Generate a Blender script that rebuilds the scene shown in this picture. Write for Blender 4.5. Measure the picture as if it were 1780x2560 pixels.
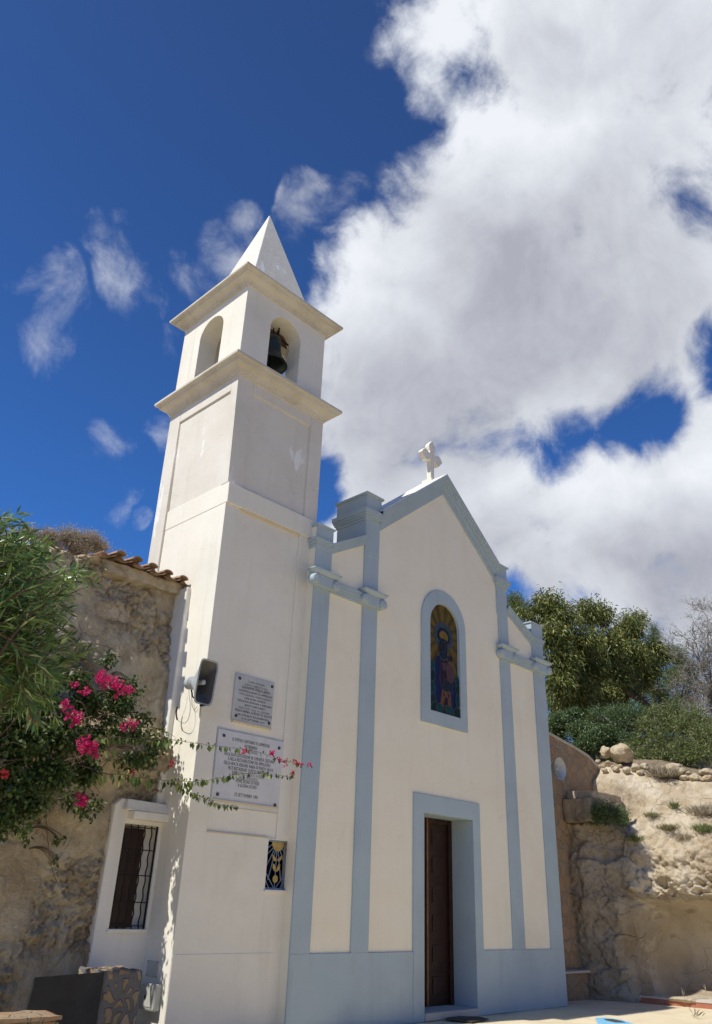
import bpy, bmesh, math, random
import numpy as np
from mathutils import Vector, Matrix, noise
from mathutils.geometry import tessellate_polygon
random.seed(7); RNG = np.random.default_rng(7)
for o in list(bpy.data.objects): bpy.data.objects.remove(o)
SC = bpy.context.scene
COL = SC.collection

# ------------------------------------------------------------------ camera
CAM = np.array([-7.44, -8.64, 1.56]); YAW, PIT, ROL, FPX = .785, .46, .042, 1955.0
def cam_axes():
    f = np.array([math.sin(YAW)*math.cos(PIT), math.cos(YAW)*math.cos(PIT), math.sin(PIT)])
    r = np.array([math.cos(YAW), -math.sin(YAW), 0.]); u = np.cross(r, f)
    c, s = math.cos(ROL), math.sin(ROL)
    return c*r+s*u, -s*r+c*u, f
CR, CU, CF = cam_axes()
cd = bpy.data.cameras.new('camera'); cam = bpy.data.objects.new('camera', cd); COL.objects.link(cam)
cd.sensor_fit = 'VERTICAL'; cd.sensor_height = 24; cd.lens = FPX/2560*24; cd.clip_start = .05; cd.clip_end = 3000
cam.matrix_world = Matrix(((CR[0], CU[0], -CF[0], CAM[0]), (CR[1], CU[1], -CF[1], CAM[1]), (CR[2], CU[2], -CF[2], CAM[2]), (0, 0, 0, 1)))
SC.camera = cam
def ray(u, v): return CR*((u-890)/FPX) - CU*((v-1280)/FPX) + CF
def at(u, v, val, ax='y'):
    """world point seen at photo pixel (u, v) on the plane ax = val"""
    d = ray(u, v); a = 'xyz'.index(ax); t = (val-CAM[a])/d[a]
    return CAM + t*d
def dirn(u, v):
    d = ray(u, v); return d/np.linalg.norm(d)
z5 = lambda a, b: (a*.3133, 1260+b*.3133)
z4 = lambda a, b: (420+a*.2757, 1560+b*.2757)
zb = lambda a, b: (1300+a*.33103, 1800+b*.33103)
z8 = lambda a, b: (1240+a*.33835, 1400+b*.33835)
zs = lambda a, b: (400+a*.12531, 1600+b*.12531)

# ------------------------------------------------------------------ light
SUN_EL, SUN_AZ = math.radians(53), math.radians(7.5)     # sun stands to the left, slightly behind the facade
SUNV = Vector((-math.cos(SUN_AZ)*math.cos(SUN_EL), math.sin(SUN_AZ)*math.cos(SUN_EL), math.sin(SUN_EL)))
sd = bpy.data.lights.new('sun', 'SUN'); sd.energy = 4.5; sd.angle = math.radians(.53); sd.color = (1, .965, .89)
sun = bpy.data.objects.new('sun', sd); COL.objects.link(sun); sun.rotation_euler = SUNV.to_track_quat('Z', 'Y').to_euler()
SC.view_settings.view_transform = 'Standard'; SC.view_settings.look = 'None'; SC.view_settings.exposure = 0.12; SC.view_settings.gamma = 1
SKY_STRENGTH = .073
SC.render.engine = 'CYCLES'
SC.cycles.max_bounces = 8

W = bpy.data.worlds.new('World'); SC.world = W; W.use_nodes = True
nt = W.node_tree; nt.nodes.clear()
class NB:
    """small node helper"""
    def __init__(s, t): s.t = t
    def n(s, ty, **k):
        q = s.t.nodes.new(ty)
        for a, b in k.items(): setattr(q, a, b)
        return q
    def put(s, sock, v):
        if isinstance(v, bpy.types.NodeSocket): s.t.links.new(v, sock)
        else: sock.default_value = v
    def math(s, op, a, b=0., clamp=False):
        q = s.n('ShaderNodeMath', operation=op); q.use_clamp = clamp; s.put(q.inputs[0], a); s.put(q.inputs[1], b); return q.outputs[0]
    def vm(s, op, a, b, out=0):
        q = s.n('ShaderNodeVectorMath', operation=op); s.put(q.inputs[0], a); s.put(q.inputs[1], b); return q.outputs[out]
    def mr(s, v, a, b, c=0., d=1., smooth=False):
        q = s.n('ShaderNodeMapRange'); q.interpolation_type = 'SMOOTHSTEP' if smooth else 'LINEAR'
        for i, x in enumerate((v, a, b, c, d)): s.put(q.inputs[i], x)
        return q.outputs[0]
    def noise(s, vec, scale, detail=4., rough=.5, dist=0., col=False):
        q = s.n('ShaderNodeTexNoise'); s.put(q.inputs['Vector'], vec)
        for a, b in (('Scale', scale), ('Detail', detail), ('Roughness', rough), ('Distortion', dist)): s.put(q.inputs[a], b)
        return q.outputs[1 if col else 0]
    def mix(s, f, a, b, blend='MIX'):
        q = s.n('ShaderNodeMix', data_type='RGBA', blend_type=blend); s.put(q.inputs[0], f)
        s.put(q.inputs[6], a if isinstance(a, bpy.types.NodeSocket) else (*a, 1)[:4]); s.put(q.inputs[7], b if isinstance(b, bpy.types.NodeSocket) else (*b, 1)[:4]); return q.outputs[2]
    def vor(s, vec, scale, feature='F1', rnd=1.):
        q = s.n('ShaderNodeTexVoronoi', feature=feature); s.put(q.inputs['Vector'], vec); q.inputs['Scale'].default_value = scale; q.inputs['Randomness'].default_value = rnd; return q
    def bump(s, h, strength, dist, nrm=None):
        q = s.n('ShaderNodeBump'); q.inputs['Strength'].default_value = strength; q.inputs['Distance'].default_value = dist
        s.put(q.inputs['Height'], h)
        if nrm is not None: s.put(q.inputs['Normal'], nrm)
        return q.outputs[0]

nb = NB(nt)
tc = nb.n('ShaderNodeTexCoord'); DV = nb.vm('NORMALIZE', tc.outputs['Generated'], (0, 0, 0))
sky = nb.n('ShaderNodeTexSky', sky_type='NISHITA'); sky.sun_disc = False; sky.sun_elevation = SUN_EL; sky.sun_rotation = math.radians(-82.5)
sky.air_density = 1.0; sky.dust_density = .3; sky.ozone_density = 3.0; sky.altitude = 50
S15 = 1.1153
# cloud banks as soft patches of direction: (u, v, radius px of the photo's displayed size, weight)
BANKS = [(1330,110,300,1.),(1290,400,310,1.),(1450,620,340,1.),(1080,640,270,1.),(1150,830,260,1.),(880,740,210,1.),(900,880,170,.9),(1560,330,260,1.),
         (1000,60,150,.72),(1060,190,120,.66),(1180,40,200,.95),(1110,320,150,.75),(985,470,150,.8),(830,600,130,.8),
         (880,1120,150,.75),(1100,1140,190,.95),(1350,1160,220,1.),(1560,1080,230,1.),(1500,1290,170,.85),(1270,1270,170,.85),(820,1040,80,.7),
         (1700,950,220,.9),(1800,300,500,1.),(1750,1350,300,.8),(1950,650,400,1.)]
WISPS = [(85,640,75,.50),(80,720,95,.62),(250,580,75,.52),(280,650,85,.60),(395,600,75,.52),(485,545,80,.58),(690,450,85,.80),(740,430,60,.7),(650,500,60,.55),(375,765,45,.52),(240,945,60,.55),(345,945,65,.55),(170,1030,55,.50),(250,1045,50,.52),(225,1110,45,.50),(410,480,50,.42),(300,1120,30,.40),(430,850,50,.45)]
HOLES = [(1610,450,110,.62),(1610,775,95,.85),(1420,925,98,.70),(1340,965,70,.45),(1225,990,85,.50),(740,1080,70,.9),(1150,1320,45,.6),(1020,175,60,.22),(1185,165,45,.22)]
GREYS = [(1150,720,330,1.),(1350,620,260,.8),(930,900,230,1.),(1500,420,200,.5),(1380,830,200,.9),(1150,1230,170,.7),(1450,1300,220,.9),(1200,160,140,.6),(1500,120,200,.5),(1060,880,200,.9)]
LIGHTS = [(1130,330,170,1.),(820,640,150,1.),(1290,1050,180,1.),(1560,900,160,.9),(980,130,150,.7),(1350,1330,80,1.),(1240,1090,110,.6)]
def bank_field(DV, rows):
    acc = None
    for (u, v, r, w) in rows:
        d = dirn(u*S15, v*S15); d2 = dirn(u*S15+r*S15, v*S15)
        ang = math.acos(min(1, float(d@d2)))
        dot = nb.vm('DOT_PRODUCT', DV, tuple(float(q) for q in d), 1)
        m = nb.mr(dot, math.cos(ang*1.42), 1., 0., w)
        acc = m if acc is None else nb.math('MAXIMUM', acc, m)
    return acc
warp = nb.noise(DV, 3.2, 3., .5, 0., True)
wv = nb.vm('SUBTRACT', warp, (.5, .5, .5)); 
wsc = nb.n('ShaderNodeVectorMath', operation='SCALE'); nb.put(wsc.inputs[0], wv); wsc.inputs['Scale'].default_value = .16
DW = nb.vm('NORMALIZE', nb.vm('ADD', DV, wsc.outputs[0]), (0, 0, 0))
field = bank_field(DW, BANKS); wis = bank_field(DW, WISPS); hol = bank_field(DW, HOLES)
n1 = nb.noise(DW, 7.5, 14., .64, .1)
n2 = nb.noise(DW, 15.0, 10., .62, .2)
offv = nb.vm('ADD', DW, tuple(float(q)*.03 for q in SUNV))
n1b = nb.noise(offv, 7.5, 7., .60, .1)
fld = nb.math('SUBTRACT', field, hol)
nz = nb.math('ADD', nb.math('MULTIPLY', nb.math('SUBTRACT', n1, .5), 2.5), nb.math('MULTIPLY', nb.math('SUBTRACT', n2, .5), 1.3))
dens = nb.math('ADD', nb.math('MULTIPLY', fld, 1.7), nz)
mask_b = nb.math('MULTIPLY', nb.mr(dens, .22, 1.18, 0., 1., True), nb.mr(field, .03, .18))
wd = nb.math('ADD', wis, nb.math('ADD', nb.math('MULTIPLY', nb.math('SUBTRACT', n1, .5), 1.8), nb.math('MULTIPLY', nb.math('SUBTRACT', n2, .5), 1.7)))
mask_w = nb.mr(nb.math('MULTIPLY', wd, nb.mr(wis, .02, .25)), .36, 1.40, 0., .70, True)
mask = nb.math('MAXIMUM', mask_b, mask_w)
# light relief of the cloud: thin toward the sun = bright, thick = grey
rel = nb.math('SUBTRACT', n1, n1b)
low = nb.noise(DW, 2.3, 2., .5)
gre = bank_field(DW, GREYS); lig = bank_field(DW, LIGHTS)
shade = nb.math('ADD', .16, nb.math('MULTIPLY', gre, .88))
shade = nb.math('SUBTRACT', shade, nb.math('MULTIPLY', lig, .35))
shade = nb.math('ADD', shade, nb.math('MULTIPLY', rel, -.95))
shade = nb.math('ADD', shade, nb.math('MULTIPLY', nb.math('SUBTRACT', low, .5), 1.1))
shade = nb.math('ADD', shade, nb.mr(dens, .5, 1.2, .12, 0.), True)
sepz = nb.n('ShaderNodeSeparateXYZ'); nb.put(sepz.inputs[0], DV)
ccol = nb.mix(shade, (.80, .83, .88), (.39, .405, .465))
tint = nb.mix(nb.mr(sepz.outputs[2], .33, .95), (.43, 1.0, 1.80), (.48, .68, 1.06)); tint = nb.mix(nb.mr(sepz.outputs[2], 0., .33), (.85, .92, 1.05), tint)
skyc = nb.mix(1., sky.outputs[0], tint, 'MULTIPLY')
b1 = nb.n('ShaderNodeBackground'); nb.put(b1.inputs[0], skyc); b1.inputs[1].default_value = SKY_STRENGTH
b2 = nb.n('ShaderNodeBackground'); nb.put(b2.inputs[0], ccol); b2.inputs[1].default_value = 1.0
ms = nb.n('ShaderNodeMixShader'); nb.put(ms.inputs[0], mask); nt.links.new(b1.outputs[0], ms.inputs[1]); nt.links.new(b2.outputs[0], ms.inputs[2])
wo = nb.n('ShaderNodeOutputWorld'); nt.links.new(ms.outputs[0], wo.inputs[0])

# ------------------------------------------------------------------ materials
def newmat(name):
    m = bpy.data.materials.new(name); m.use_nodes = True; t = m.node_tree; t.nodes.clear(); b = NB(t)
    out = b.n('ShaderNodeOutputMaterial'); p = b.n('ShaderNodeBsdfPrincipled'); t.links.new(p.outputs[0], out.inputs[0])
    g = b.n('ShaderNodeNewGeometry'); return m, b, p, g.outputs['Position'], out
def plaster(name, c, c2, stain=(.45, .38, .28), stain_amt=.18, bump=.25, sc=1., rough=.9, patch=None, cracks=0):
    m, b, p, pos, _ = newmat(name)
    n = b.noise(pos, 1.3*sc, 6., .6); col = b.mix(b.mr(n, .3, .7), c, c2)
    mp = b.n('ShaderNodeMapping'); b.put(mp.inputs[0], pos); mp.inputs['Scale'].default_value = (5, 5, .55)
    st = b.noise(mp.outputs[0], .9*sc, 5., .6); col = b.mix(b.mr(st, .54, .86, 0., stain_amt), col, stain)
    fine = b.noise(pos, 60., 3., .6); col = b.mix(b.mr(fine, .3, .75, 0., .10), col, tuple(x*.6 for x in c))
    if patch:
        pm = b.n('ShaderNodeMapping'); b.put(pm.inputs[0], pos); pm.inputs['Scale'].default_value = (1, 1, .32)
        pn = b.noise(pm.outputs[0], 2.2, 5., .55); col = b.mix(b.mr(pn, .60, .63, 0., .85), col, patch)
    blot = b.noise(pos, .55*sc, 8., .7); col = b.mix(b.mr(blot, .50, .72, 0., stain_amt*.9), col, stain)
    if cracks:
        wq = b.n('ShaderNodeVectorMath', operation='SCALE'); b.put(wq.inputs[0], b.noise(pos, 2.5, 6., .7, 0., True)); wq.inputs['Scale'].default_value = .5
        cr = b.vor(b.vm('ADD', pos, wq.outputs[0]), 1.1*sc, 'DISTANCE_TO_EDGE').outputs['Distance']
        crm = b.math('MULTIPLY', b.mr(cr, 0., .0045, 1., 0.), b.mr(b.noise(pos, 1.1, 3.), .52, .62, 0., cracks)); col = b.mix(crm, col, tuple(x*.35 for x in c))
    b.put(p.inputs['Base Color'], col); p.inputs['Roughness'].default_value = rough; p.inputs['Specular IOR Level'].default_value = .25
    h = b.math('ADD', b.noise(pos, 26.*sc, 6., .65), b.math('MULTIPLY', b.noise(pos, 3.1, 4., .5), 2.2))
    b.put(p.inputs['Normal'], b.bump(h, bump, .012)); return m
def simple(name, c, rough=.6, metal=0., var=.25, sc=20., bump=.0, spec=.4):
    m, b, p, pos, _ = newmat(name)
    n = b.noise(pos, sc, 5., .6); b.put(p.inputs['Base Color'], b.mix(b.mr(n, .3, .7), tuple(x*(1-var) for x in c), tuple(min(1, x*(1+var*.5)) for x in c)))
    p.inputs['Roughness'].default_value = rough; p.inputs['Metallic'].default_value = metal; p.inputs['Specular IOR Level'].default_value = spec
    if bump: b.put(p.inputs['Normal'], b.bump(n, bump, .01))
    return m
def rock(name, lo, mid, hi, stain, sc=1., bump=.6, stain_hi=.7, lichen=None, zones=None):
    m, b, p, pos, _ = newmat(name)
    w = b.noise(pos, 1.1*sc, 4., .55, 0., True); wq = b.n('ShaderNodeVectorMath', operation='SCALE'); b.put(wq.inputs[0], w); wq.inputs['Scale'].default_value = .5
    pw = b.vm('ADD', pos, wq.outputs[0])
    n = b.noise(pw, 1.6*sc, 10., .62); f = b.noise(pw, 9.*sc, 8., .68)
    col = b.mix(b.mr(n, .32, .52), lo, mid); col = b.mix(b.mr(n, .5, .72), col, hi)
    col = b.mix(b.mr(f, .50, .70, 0., .5), col, hi); col = b.mix(b.mr(f, .44, .26, 0., .7), col, lo)
    gr = b.noise(pos, 55.*sc, 6., .75); col = b.mix(b.mr(gr, .50, .66, 0., .45), col, hi); col = b.mix(b.mr(gr, .46, .32, 0., .55), col, stain)
    mp = b.n('ShaderNodeMapping'); b.put(mp.inputs[0], pw); mp.inputs['Scale'].default_value = (2.2, 2.2, .7)
    st = b.noise(mp.outputs[0], 1.2*sc, 7., .62); col = b.mix(b.mr(st, .52, .66, 0., stain_hi), col, stain)
    cr = b.vor(pw, 2.6*sc, 'DISTANCE_TO_EDGE'); crm = b.mr(cr.outputs['Distance'], .0, .018, 1., 0.); crm = b.math('MULTIPLY', crm, b.mr(b.noise(pos, 2.*sc, 3.), .5, .62)); col = b.mix(b.math('MULTIPLY', crm, .6), col, tuple(x*.35 for x in lo))
    if lichen: col = b.mix(b.mr(b.noise(pos, 3.4*sc, 8., .7), .58, .64, 0., .6), col, lichen)
    if zones:
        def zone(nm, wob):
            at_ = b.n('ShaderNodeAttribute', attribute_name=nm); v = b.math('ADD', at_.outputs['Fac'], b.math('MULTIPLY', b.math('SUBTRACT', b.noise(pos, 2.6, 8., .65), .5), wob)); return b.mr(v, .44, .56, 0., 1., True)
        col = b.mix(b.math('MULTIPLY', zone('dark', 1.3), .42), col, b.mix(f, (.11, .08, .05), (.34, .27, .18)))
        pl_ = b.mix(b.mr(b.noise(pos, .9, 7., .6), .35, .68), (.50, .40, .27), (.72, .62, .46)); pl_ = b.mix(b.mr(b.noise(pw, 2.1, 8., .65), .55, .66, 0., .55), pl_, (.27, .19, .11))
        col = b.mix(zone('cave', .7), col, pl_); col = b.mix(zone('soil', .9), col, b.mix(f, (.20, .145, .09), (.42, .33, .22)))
    b.put(p.inputs['Base Color'], col); p.inputs['Roughness'].default_value = .95; p.inputs['Specular IOR Level'].default_value = .15
    h = b.math('ADD', b.math('MULTIPLY', b.noise(pw, 7.*sc, 12., .74), 1.5), b.math('MULTIPLY', b.noise(pos, 42.*sc, 6., .7), .75))
    h = b.math('SUBTRACT', h, b.math('MULTIPLY', crm, .5))
    b.put(p.inputs['Normal'], b.bump(h, bump, .05)); return m
def rubble(name, scale, stones, mortar, sq=(1, 1, 1), mw=.05):
    m, b, p, pos, _ = newmat(name)
    mp = b.n('ShaderNodeMapping'); b.put(mp.inputs[0], pos); mp.inputs['Scale'].default_value = sq
    w = b.noise(mp.outputs[0], 3., 3., .5, 0., True); wq = b.n('ShaderNodeVectorMath', operation='SCALE'); b.put(wq.inputs[0], w); wq.inputs['Scale'].default_value = .22
    pw = b.vm('ADD', mp.outputs[0], wq.outputs[0])
    e = b.vor(pw, scale, 'DISTANCE_TO_EDGE').outputs['Distance']; c = b.vor(pw, scale).outputs['Color']
    sp = b.n('ShaderNodeSeparateColor'); b.put(sp.inputs[0], c)
    col = b.mix(sp.outputs[0], stones[0], stones[1]); col = b.mix(b.math('MULTIPLY', sp.outputs[1], .6), col, stones[2])
    f = b.noise(pos, 18., 8., .65); col = b.mix(b.mr(f, .3, .7, 0., .5), col, tuple(x*.5 for x in stones[0]))
    edge = b.mr(b.math('ADD', e, b.math('MULTIPLY', b.math('SUBTRACT', b.noise(pos, 12., 4.), .5), .08)), mw, mw*2.2, 0., 1., True)
    col = b.mix(edge, b.mix(f, mortar, tuple(x*.6 for x in mortar)), col)
    b.put(p.inputs['Base Color'], col); p.inputs['Roughness'].default_value = .93; p.inputs['Specular IOR Level'].default_value = .15
    b.put(p.inputs['Normal'], b.bump(b.math('ADD', b.math('MULTIPLY', edge, 1.), b.math('MULTIPLY', f, .5)), .8, .03)); return m
def leafmat(name, a, c, d=None, trans=.35, rough=.45, spec=.4):
    m, b, p, pos, out = newmat(name)
    g = b.n('ShaderNodeNewGeometry'); r = g.outputs['Random Per Island']
    col = b.mix(b.mr(r, 0., .75), a, c)
    if d: col = b.mix(b.mr(r, .86, .95), col, d)
    b.put(p.inputs['Base Color'], col); p.inputs['Roughness'].default_value = rough; p.inputs['Specular IOR Level'].default_value = spec
    tr = b.n('ShaderNodeBsdfTranslucent'); b.put(tr.inputs[0], col)
    mx = b.n('ShaderNodeMixShader'); mx.inputs[0].default_value = trans
    b.t.links.new(p.outputs[0], mx.inputs[1]); b.t.links.new(tr.outputs[0], mx.inputs[2]); b.t.links.new(mx.outputs[0], out.inputs[0]); return m

M = {}
M['cream'] = plaster('cream_plaster', (.87, .80, .62), (.90, .84, .68), stain=(.66, .57, .42), stain_amt=.26, cracks=.35)
M['blue'] = plaster('blue_plaster', (.385, .47, .51), (.44, .52, .545), stain=(.29, .33, .34), stain_amt=.45, cracks=.25)
M['white'] = plaster('white_plaster', (.79, .745, .625), (.85, .81, .695), stain=(.56, .50, .38), stain_amt=.36, cracks=.3)
M['flake'] = plaster('flaking_plaster', (.69, .645, .55), (.76, .72, .63), stain=(.54, .47, .36), stain_amt=.4, patch=(.88, .87, .83), bump=.35, cracks=.4)
M['stone'] = plaster('cornice_stone', (.60, .555, .455), (.69, .65, .55), stain=(.36, .31, .23), stain_amt=.6, bump=.5, sc=1.4, cracks=.7)
M['yellow'] = plaster('old_yellow_plaster', (.66, .57, .38), (.72, .62, .42), stain_amt=.3)
M['render'] = plaster('white_render', (.76, .73, .64), (.82, .79, .71), stain=(.40, .37, .32), stain_amt=.35)
M['marble_grey'] = plaster('grey_marble', (.46, .47, .46), (.56, .57, .56), stain=(.30, .31, .30), stain_amt=.6, sc=5., bump=.08, rough=.5)
M['marble_white'] = plaster('white_marble', (.62, .62, .61), (.70, .70, .69), stain=(.50, .50, .48), stain_amt=.4, sc=4., bump=.06, rough=.45)
M['ink'] = simple('black_lettering', (.03, .03, .03), .7)
M['ink_worn'] = simple('worn_lettering', (.22, .22, .22), .8, var=.5, sc=14.)
M['bronze'] = simple('bronze_bolt', (.09, .075, .055), .45, .6)
M['wood'] = simple('brown_wood', (.032, .012, .006), .45, var=.5, sc=8., bump=.2)
M['wood_light'] = simple('varnished_wood', (.22, .10, .035), .4, var=.4, sc=8.)
M['black'] = simple('dark_void', (.012, .011, .011), .9)
M['iron'] = simple('black_iron', (.022, .020, .019), .5, .5)
M['bell'] = simple('dark_green_bell_metal', (.05, .065, .055), .45, .7, var=.4, sc=6.)
M['rust'] = simple('rusty_beam', (.14, .06, .03), .8, var=.5, sc=7., bump=.4)
M['horn_out'] = simple('grey_horn', (.42, .44, .44), .5, var=.12, sc=5.)
M['horn_in'] = simple('dark_horn_inside', (.10, .10, .095), .55, var=.3, sc=6.)
M['cable'] = simple('cable', (.16, .15, .14), .6)
M['cable_dark'] = simple('dark_sleeve', (.05, .012, .012), .6)
M['box_grey'] = simple('grey_enamel', (.50, .50, .44), .5, var=.1, sc=4.)
M['tile'] = simple('terracotta', (.40, .26, .17), .9, var=.6, sc=9., bump=.6)
M['slab'] = simple('dark_slate_board', (.018, .019, .021), .7, var=.4, sc=5.)
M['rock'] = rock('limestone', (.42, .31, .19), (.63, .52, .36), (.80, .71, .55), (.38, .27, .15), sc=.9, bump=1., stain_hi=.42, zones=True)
M['rockdark'] = rock('stained_rock', (.24, .175, .105), (.40, .31, .20), (.56, .46, .32), (.14, .10, .06), sc=1.1, bump=.9, stain_hi=.55)
M['cave'] = plaster('smoothed_cave_plaster', (.47, .37, .24), (.55, .45, .30), stain=(.28, .20, .12), stain_amt=.6, bump=.6, sc=1.6)
M['oldwall'] = rock('old_lime_wall', (.46, .35, .215), (.69, .57, .375), (.86, .77, .58), (.36, .265, .15), sc=1.5, bump=1., stain_hi=.5)
M['boulder'] = rock('pale_boulder', (.45, .32, .18), (.66, .54, .36), (.80, .70, .53), (.45, .32, .18), sc=2.5, bump=.8, stain_hi=.35)
M['rubble'] = rubble('rubble_stone', 6., ((.34, .24, .14), (.44, .33, .20), (.22, .18, .13)), (.17, .165, .16), mw=.08)
M['rubble_warm'] = rubble('rubble_wall', 4.5, ((.40, .25, .14), (.46, .34, .21), (.30, .20, .12)), (.38, .31, .22), mw=.04)
M['coping'] = plaster('cement_coping', (.50, .46, .39), (.58, .54, .47), stain_amt=.4)
M['floor'] = plaster('beige_paving', (.66, .56, .37), (.74, .64, .45), stain=(.36, .28, .19), stain_amt=.4, bump=.5, sc=2.)
M['kerb'] = plaster('red_kerb', (.36, .12, .07), (.44, .17, .10), stain=(.40, .32, .25), stain_amt=.6)
M['dirt'] = rock('dry_ground', (.20, .14, .085), (.34, .25, .155), (.46, .36, .24), (.12, .09, .05), sc=1.3, bump=.9, stain_hi=.5)
M['paint'] = simple('pale_blue_paint', (.22, .50, .72), .7, var=.25, sc=25.)
M['bark'] = simple('bark', (.10, .072, .05), .95, var=.5, sc=9., bump=.6)
M['twig'] = simple('grey_twig', (.28, .25, .22), .95, var=.4, sc=9.)
M['stem'] = simple('brown_stem', (.13, .085, .05), .9, var=.4, sc=9.)
M['leaf_olean'] = leafmat('oleander_leaf', (.05, .11, .022), (.18, .29, .07), (.42, .50, .20), .34, .30, .6)
M['leaf_boug'] = leafmat('bougainvillea_leaf', (.030, .058, .014), (.085, .14, .032), (.22, .26, .07), .30, .45)
M['leaf_boug_lit'] = leafmat('sunlit_vine_leaf', (.045, .085, .018), (.16, .22, .05), (.36, .38, .12), .35, .45)  # lighter copy of the bougainvillea leaf, sunlight put into its colour
M['flower'] = leafmat('magenta_bract', (.50, .010, .11), (.74, .035, .22), (.82, .16, .34), .35, .6, .2)
M['flower_dark'] = leafmat('dull_red_bract', (.28, .02, .03), (.42, .04, .05), None, .3, .6, .2)
M['leaf_big'] = leafmat('broad_tree_leaf', (.06, .09, .022), (.20, .225, .055), (.46, .40, .11), .30, .42)
M['leaf_pine'] = leafmat('pine_needle', (.09, .13, .03), (.22, .25, .06), None, .25, .5)
M['leaf_dark'] = leafmat('dark_shrub_leaf', (.045, .085, .035), (.14, .21, .075), (.25, .26, .10), .3, .45)
M['leaf_jun'] = leafmat('juniper_leaf', (.075, .11, .032), (.22, .26, .085), (.34, .31, .17), .3, .5)
M['leaf_dry'] = leafmat('dry_twig_leaf', (.30, .235, .165), (.50, .42, .31), (.28, .32, .16), .25, .8)
M['leaf_grass'] = leafmat('dry_grass_blade', (.14, .15, .05), (.34, .30, .14), None, .3, .6)
for k, c in dict(g_gold=(.22, .15, .012), g_gold2=(.14, .09, .01), g_amber=(.34, .19, .012), g_blue=(.015, .02, .10), g_sky=(.07, .10, .13), g_teal=(.012, .07, .075), g_green=(.012, .035, .018), g_skin=(.035, .016, .010), g_rose=(.13, .065, .055), g_wine=(.05, .012, .012), g_orange=(.24, .09, .015), g_lead=(.16, .15, .12), g_black=(.008, .008, .01), g_dark=(.02, .03, .035)).items():
    M[k] = simple(k[2:]+'_glass', tuple(q*.62 for q in c), .42, var=.35, sc=9., spec=.15)
M['gold'] = simple('gold_paint', (.50, .36, .12), .5, .1, var=.2)
M['bluebar'] = simple('light_blue_iron', (.26, .34, .46), .5, var=.15)
M['mat'] = simple('door_mat', (.07, .065, .055), .95, var=.4, sc=60.)

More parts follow.
